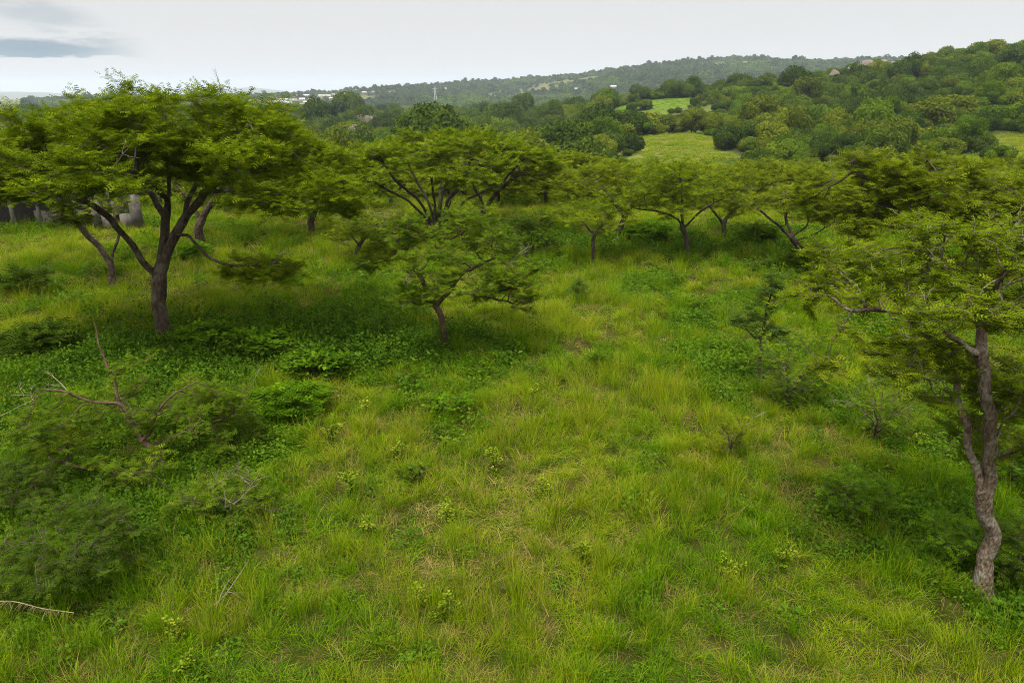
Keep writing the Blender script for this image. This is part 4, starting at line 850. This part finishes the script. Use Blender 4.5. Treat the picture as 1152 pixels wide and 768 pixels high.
for d0_, d1_, den, s0 in ((3.5, 9, 52, .72), (9, 15, 34, .85), (15, 25, 20, 1.02), (25, 42, 10, 1.3), (42, 80, 3.2, 1.8), (80, 125, .9, 2.3)):
    A0 = math.radians(45); m_ = int(den*A0*(d1_**2-d0_**2)); aa = rng.uniform(-A0, A0, m_); dd = np.sqrt(rng.uniform(d0_**2, d1_**2, m_)); x, y = dd*np.sin(aa), dd*np.cos(aa)
    g_ = np.clip(lush(x, y)+rng.normal(0, .12, m_), 0, 1); pt = path(x, y); u = rng.random(m_)
    ix = np.where(u < .12+.5*g_, rng.integers(4, 7, m_), rng.integers(0, 4, m_)); ix = np.where(rng.random(m_) < .30, rng.integers(7, 9, m_), ix); ix = np.where(rng.random(m_) < .05+.09*(1-g_), rng.integers(9, 11, m_), ix)
    low = rng.random(m_) < pt*.8; ix = np.where(low, np.where(rng.random(m_) < .45, rng.integers(9, 11, m_), rng.integers(7, 9, m_)), ix)
    ix = np.where(rng.random(m_) < .07+.10*np.clip(fbm(x/2.2+9, y/2.2, 95, 2)*3-1.5, 0, 1), rng.integers(11, 13, m_), ix)
    hs = s0**.7*rng.uniform(.6, 1.25, m_)*np.clip(-.25+2.4*fbm(x/.8, y/.8, 71, 3), .3, 1.6)*np.where(low, .7, 1)
    gp = fbm(x/.7+31, y/.7, 91, 2) > .74; ix = np.where(gp, np.where(u < .5, 9+(ix % 2), 7+(ix % 2)), ix); hs = np.where(gp, hs*.6, hs); gp = rng.random(m_) > np.clip((g_-.7)*1.6, 0, .6); x, y, ix, low, hs, g_ = x[gp], y[gp], ix[gp], low[gp], hs[gp], g_[gp]; m_ = len(x)
    PT.append(np.stack([x, y, T(x, y)], 1)); IX.append(ix); SCL.append(np.stack([s0*rng.uniform(.8, 1.2, m_)]*2+[hs], 1)); PA.append(np.clip(.84-g_*1.2+rng.normal(0, .27, m_), 0, 1))
    m2 = int(m_*.85); aa = rng.uniform(-A0, A0, m2); dd = np.sqrt(rng.uniform(d0_**2, d1_**2, m2)); x, y = dd*np.sin(aa), dd*np.cos(aa); g_ = lush(x, y); kp = rng.random(m2) < np.clip((g_-.33)*1.7, .2, 1)*np.where(y < 11, .45, 1)
    x, y, g_ = x[kp], y[kp], g_[kp]; m2 = len(x); s = s0*rng.uniform(.5, 1.2, m2)
    HPT.append(np.stack([x, y, T(x, y)], 1)); HIX.append(np.where(rng.random(m2) < np.where(y < 11, .85, np.clip(1.5-1.6*g_, .1, 1)), rng.integers(4, 7, m2), rng.integers(0, 4, m2))); HSC.append(np.stack([s, s, s*rng.uniform(.7, 1.2, m2)], 1)); HPA.append(np.clip(fbm(x/2, y/2, 81, 2)+rng.normal(0, .2, m2), 0, 1))
for c_, r_, q_, s_ in ((G(300, 388), (4.6, 2.2), 900, 1.15), (G(430, 385), (2.6, 1.6), 260, .95), (G(110, 450), (3.2, 2.6), 420, .9), (G(120, 600), (2.4, 1.8), 420, .7), (G(1060, 600), (1.6, 1.6), 240, .7), (G(740, 278), (5, 2.0), 260, 1.2), (G(900, 430), (2.2, 2.4), 160, .9)):
    x, y = rng.normal(c_[0], r_[0]*.55, q_), rng.normal(c_[1], r_[1]*.55, q_); s = s_*rng.uniform(.55, 1.25, q_)
    HPT.append(np.stack([x, y, T(x, y)], 1)); HIX.append(rng.integers(0, 4, q_)); HSC.append(np.stack([s, s, s*rng.uniform(.8, 1.5, q_)], 1)); HPA.append(np.clip(rng.normal(.22, .2, q_), 0, 1))
def cat(l): return np.concatenate(l)
PT, IX, SCL, PA = cat(PT), cat(IX), cat(SCL), cat(PA); n_ = len(PT); tilt = rng.normal(0, .13, (n_, 2))
scatter('meadow_grass', PT, IX, np.stack([tilt[:, 0], tilt[:, 1], rng.uniform(0, 6.28, n_)], 1), SCL, GS, 'tall yellow-green meadow grass', patch=PA)
HPT, HIX, HSC, HPA = cat(HPT), cat(HIX), cat(HSC), cat(HPA); n_ = len(HPT)
scatter('undergrowth', HPT, HIX, np.stack([0*HIX, 0*HIX, rng.uniform(0, 6.28, n_)], 1), HSC, HS, 'leafy green undergrowth among the grass', patch=HPA)
# grass of the clearings and the field
rng = rs(660); x, y = rng.uniform(10, 150, 60000), rng.uniform(90, 320, 60000); kp = (is_meadow(x, y) | (is_field(x, y) & (rng.random(60000) < .5))); x, y = x[kp], y[kp]; m_ = len(x); z0 = np.zeros(m_)
pa = np.where(is_field(x, y), .05, np.clip(.72+1.3*(fbm(x/8, y/8, 85)-.5), 0, 1))
scatter('clearing_grass', np.stack([x, y, T(x, y)], 1), np.where(is_field(x, y), rng.integers(4, 9, m_), np.where(rng.random(m_) < .45+.9*(fbm(x/16, y/5, 87)-.5), rng.integers(9, 11, m_), rng.integers(0, 9, m_))), np.stack([z0, z0, rng.uniform(0, 6.28, m_)], 1), np.stack([z0+3.2, z0+3.2, np.where(is_field(x, y), .5, 1.5)], 1), GS, 'grass of the clearings below the hill', patch=pa)

# ------------------------------------------------------------------ air, sky, sun, camera
g = Geo(); g.box((0, 0, 50), (18400, 18400, 190)); hz = g.make('haze', [])
m, nt, out = newmat('thin_haze'); pv = N(nt, 'ShaderNodeVolumePrincipled'); pv.inputs['Density'].default_value = HAZE = 1.2e-4; pv.inputs['Color'].default_value = (.74, .86, 1.0, 1); pv.inputs['Anisotropy'].default_value = 0.0
nt.links.new(pv.outputs[0], out.inputs['Volume']); hz.data.materials.append(m); tag(hz, 'thin pale haze over valley and hills', kind='stuff')

SUN_EL, SUN_AZ = 62, -150       # degrees; azimuth from +Y clockwise: high, behind and left of the viewer
w = bpy.data.worlds.new('World'); SC.world = w; w.use_nodes = True; nt = w.node_tree; nt.nodes.clear()
out = nt.nodes.new('ShaderNodeOutputWorld'); bg = nt.nodes.new('ShaderNodeBackground'); bg.inputs[1].default_value = .1; nt.links.new(bg.outputs[0], out.inputs[0])
sky = nt.nodes.new('ShaderNodeTexSky'); sky.sky_type = 'NISHITA'; sky.sun_disc = False; sky.sun_elevation = R(SUN_EL); sky.sun_rotation = R(SUN_AZ); sky.altitude = 900
tc = nt.nodes.new('ShaderNodeTexCoord').outputs['Generated']; sx = nt.nodes.new('ShaderNodeSeparateXYZ'); nt.links.new(tc, sx.inputs[0])
el = math_(nt, 'MAXIMUM', sx.outputs['Z'], 0.0)
HOR = 2.25
gm = N(nt, 'ShaderNodeMapRange', interpolation_type='SMOOTHSTEP'); nt.links.new(el, gm.inputs[0]); gm.inputs[1].default_value = .11; gm.inputs[2].default_value = .95; gm.inputs[3].default_value = HOR; gm.inputs[4].default_value = HOR*3.7
lum = gm.outputs[0]                                   # overcast sky: three times brighter overhead than at the horizon
cm = nt.nodes.new('ShaderNodeCombineColor'); 
for k, f in enumerate((1.0, .98, .955)): nt.links.new(math_(nt, 'MULTIPLY', lum, f), cm.inputs[k])
mp = nt.nodes.new('ShaderNodeMapping'); mp.inputs['Scale'].default_value = (4.0, 4.0, 22.0); nt.links.new(tc, mp.inputs[0])
n1 = noise(nt, 3.2, mp.outputs[0], 7, .62); n2 = noise(nt, 1.0, mp.outputs[0], 3, .5)
ax = math_(nt, 'DIVIDE', sx.outputs['X'], math_(nt, 'MAXIMUM', sx.outputs['Y'], .05)); ez = math_(nt, 'DIVIDE', sx.outputs['Z'], math_(nt, 'MAXIMUM', sx.outputs['Y'], .05))
def band(v, lo0, lo1, hi0, hi1):
    a = N(nt, 'ShaderNodeMapRange', interpolation_type='SMOOTHSTEP'); b = N(nt, 'ShaderNodeMapRange', interpolation_type='SMOOTHSTEP')
    for nd, (p, q) in ((a, (lo0, lo1)), (b, (hi1, hi0))): nt.links.new(v, nd.inputs[0]); nd.inputs[1].default_value = p; nd.inputs[2].default_value = q
    return math_(nt, 'MULTIPLY', a.outputs[0], b.outputs[0])
wob = math_(nt, 'MULTIPLY_ADD', n1, .058, -.029); ezw = math_(nt, 'ADD', ez, wob)
c1 = math_(nt, 'MULTIPLY', band(ezw, .040, .044, .058, .076), band(math_(nt, 'ADD', ax, math_(nt, 'MULTIPLY_ADD', n2, .1, -.05)), -9, -8, -.62, -.475))
c2 = math_(nt, 'MULTIPLY', band(ezw, .074, .094, .100, .122), band(math_(nt, 'ADD', ax, math_(nt, 'MULTIPLY', ez, 1.5)), -.58, -.50, -.46, -.39)); c2 = math_(nt, 'MULTIPLY', c2, .40)
c3 = math_(nt, 'MULTIPLY', band(ez, -.02, 0, .008, .040), .0)
cl = math_(nt, 'MINIMUM', math_(nt, 'ADD', c1, c2), 1.0); cl = math_(nt, 'MULTIPLY', cl, math_(nt, 'MULTIPLY_ADD', n1, .5, .65))
cloudy = mix(nt, cl, cm.outputs[0], (.38, .68, .88))
nt.links.new(mix(nt, .975, sky.outputs[0], cloudy), bg.inputs[0])

sun = bpy.data.lights.new('sun', 'SUN'); sun.energy = 1.5; sun.angle = R(10); sun.color = (1.0, .95, .86); so = bpy.data.objects.new('sun', sun); COL.objects.link(so)
so.rotation_euler = (R(90-SUN_EL), 0, R(180-SUN_AZ))
cam = bpy.data.cameras.new('camera'); cam.lens = 24; cam.sensor_width = 36; cam.clip_start = .1; cam.clip_end = 20000; co = bpy.data.objects.new('camera', cam); COL.objects.link(co)
co.location = (0, 0, CAMZ); co.rotation_euler = (R(90)-PITCH, 0, 0); SC.camera = co
vs = SC.view_settings; vs.view_transform = 'Standard'; vs.look = 'None'; vs.exposure = 1.75; vs.gamma = 1.0; vs.use_curve_mapping = False
cy = SC.cycles; cy.use_denoising = True; cy.denoising_prefilter = 'NONE'; cy.filter_width = 1.0; cy.max_bounces = 6; cy.diffuse_bounces = 3; cy.transmission_bounces = 4; cy.glossy_bounces = 1; cy.volume_bounces = 0; cy.transparent_max_bounces = 4; cy.caustics_reflective = False; cy.caustics_refractive = False
try: cy.denoiser = 'OPENIMAGEDENOISE'
except Exception: pass
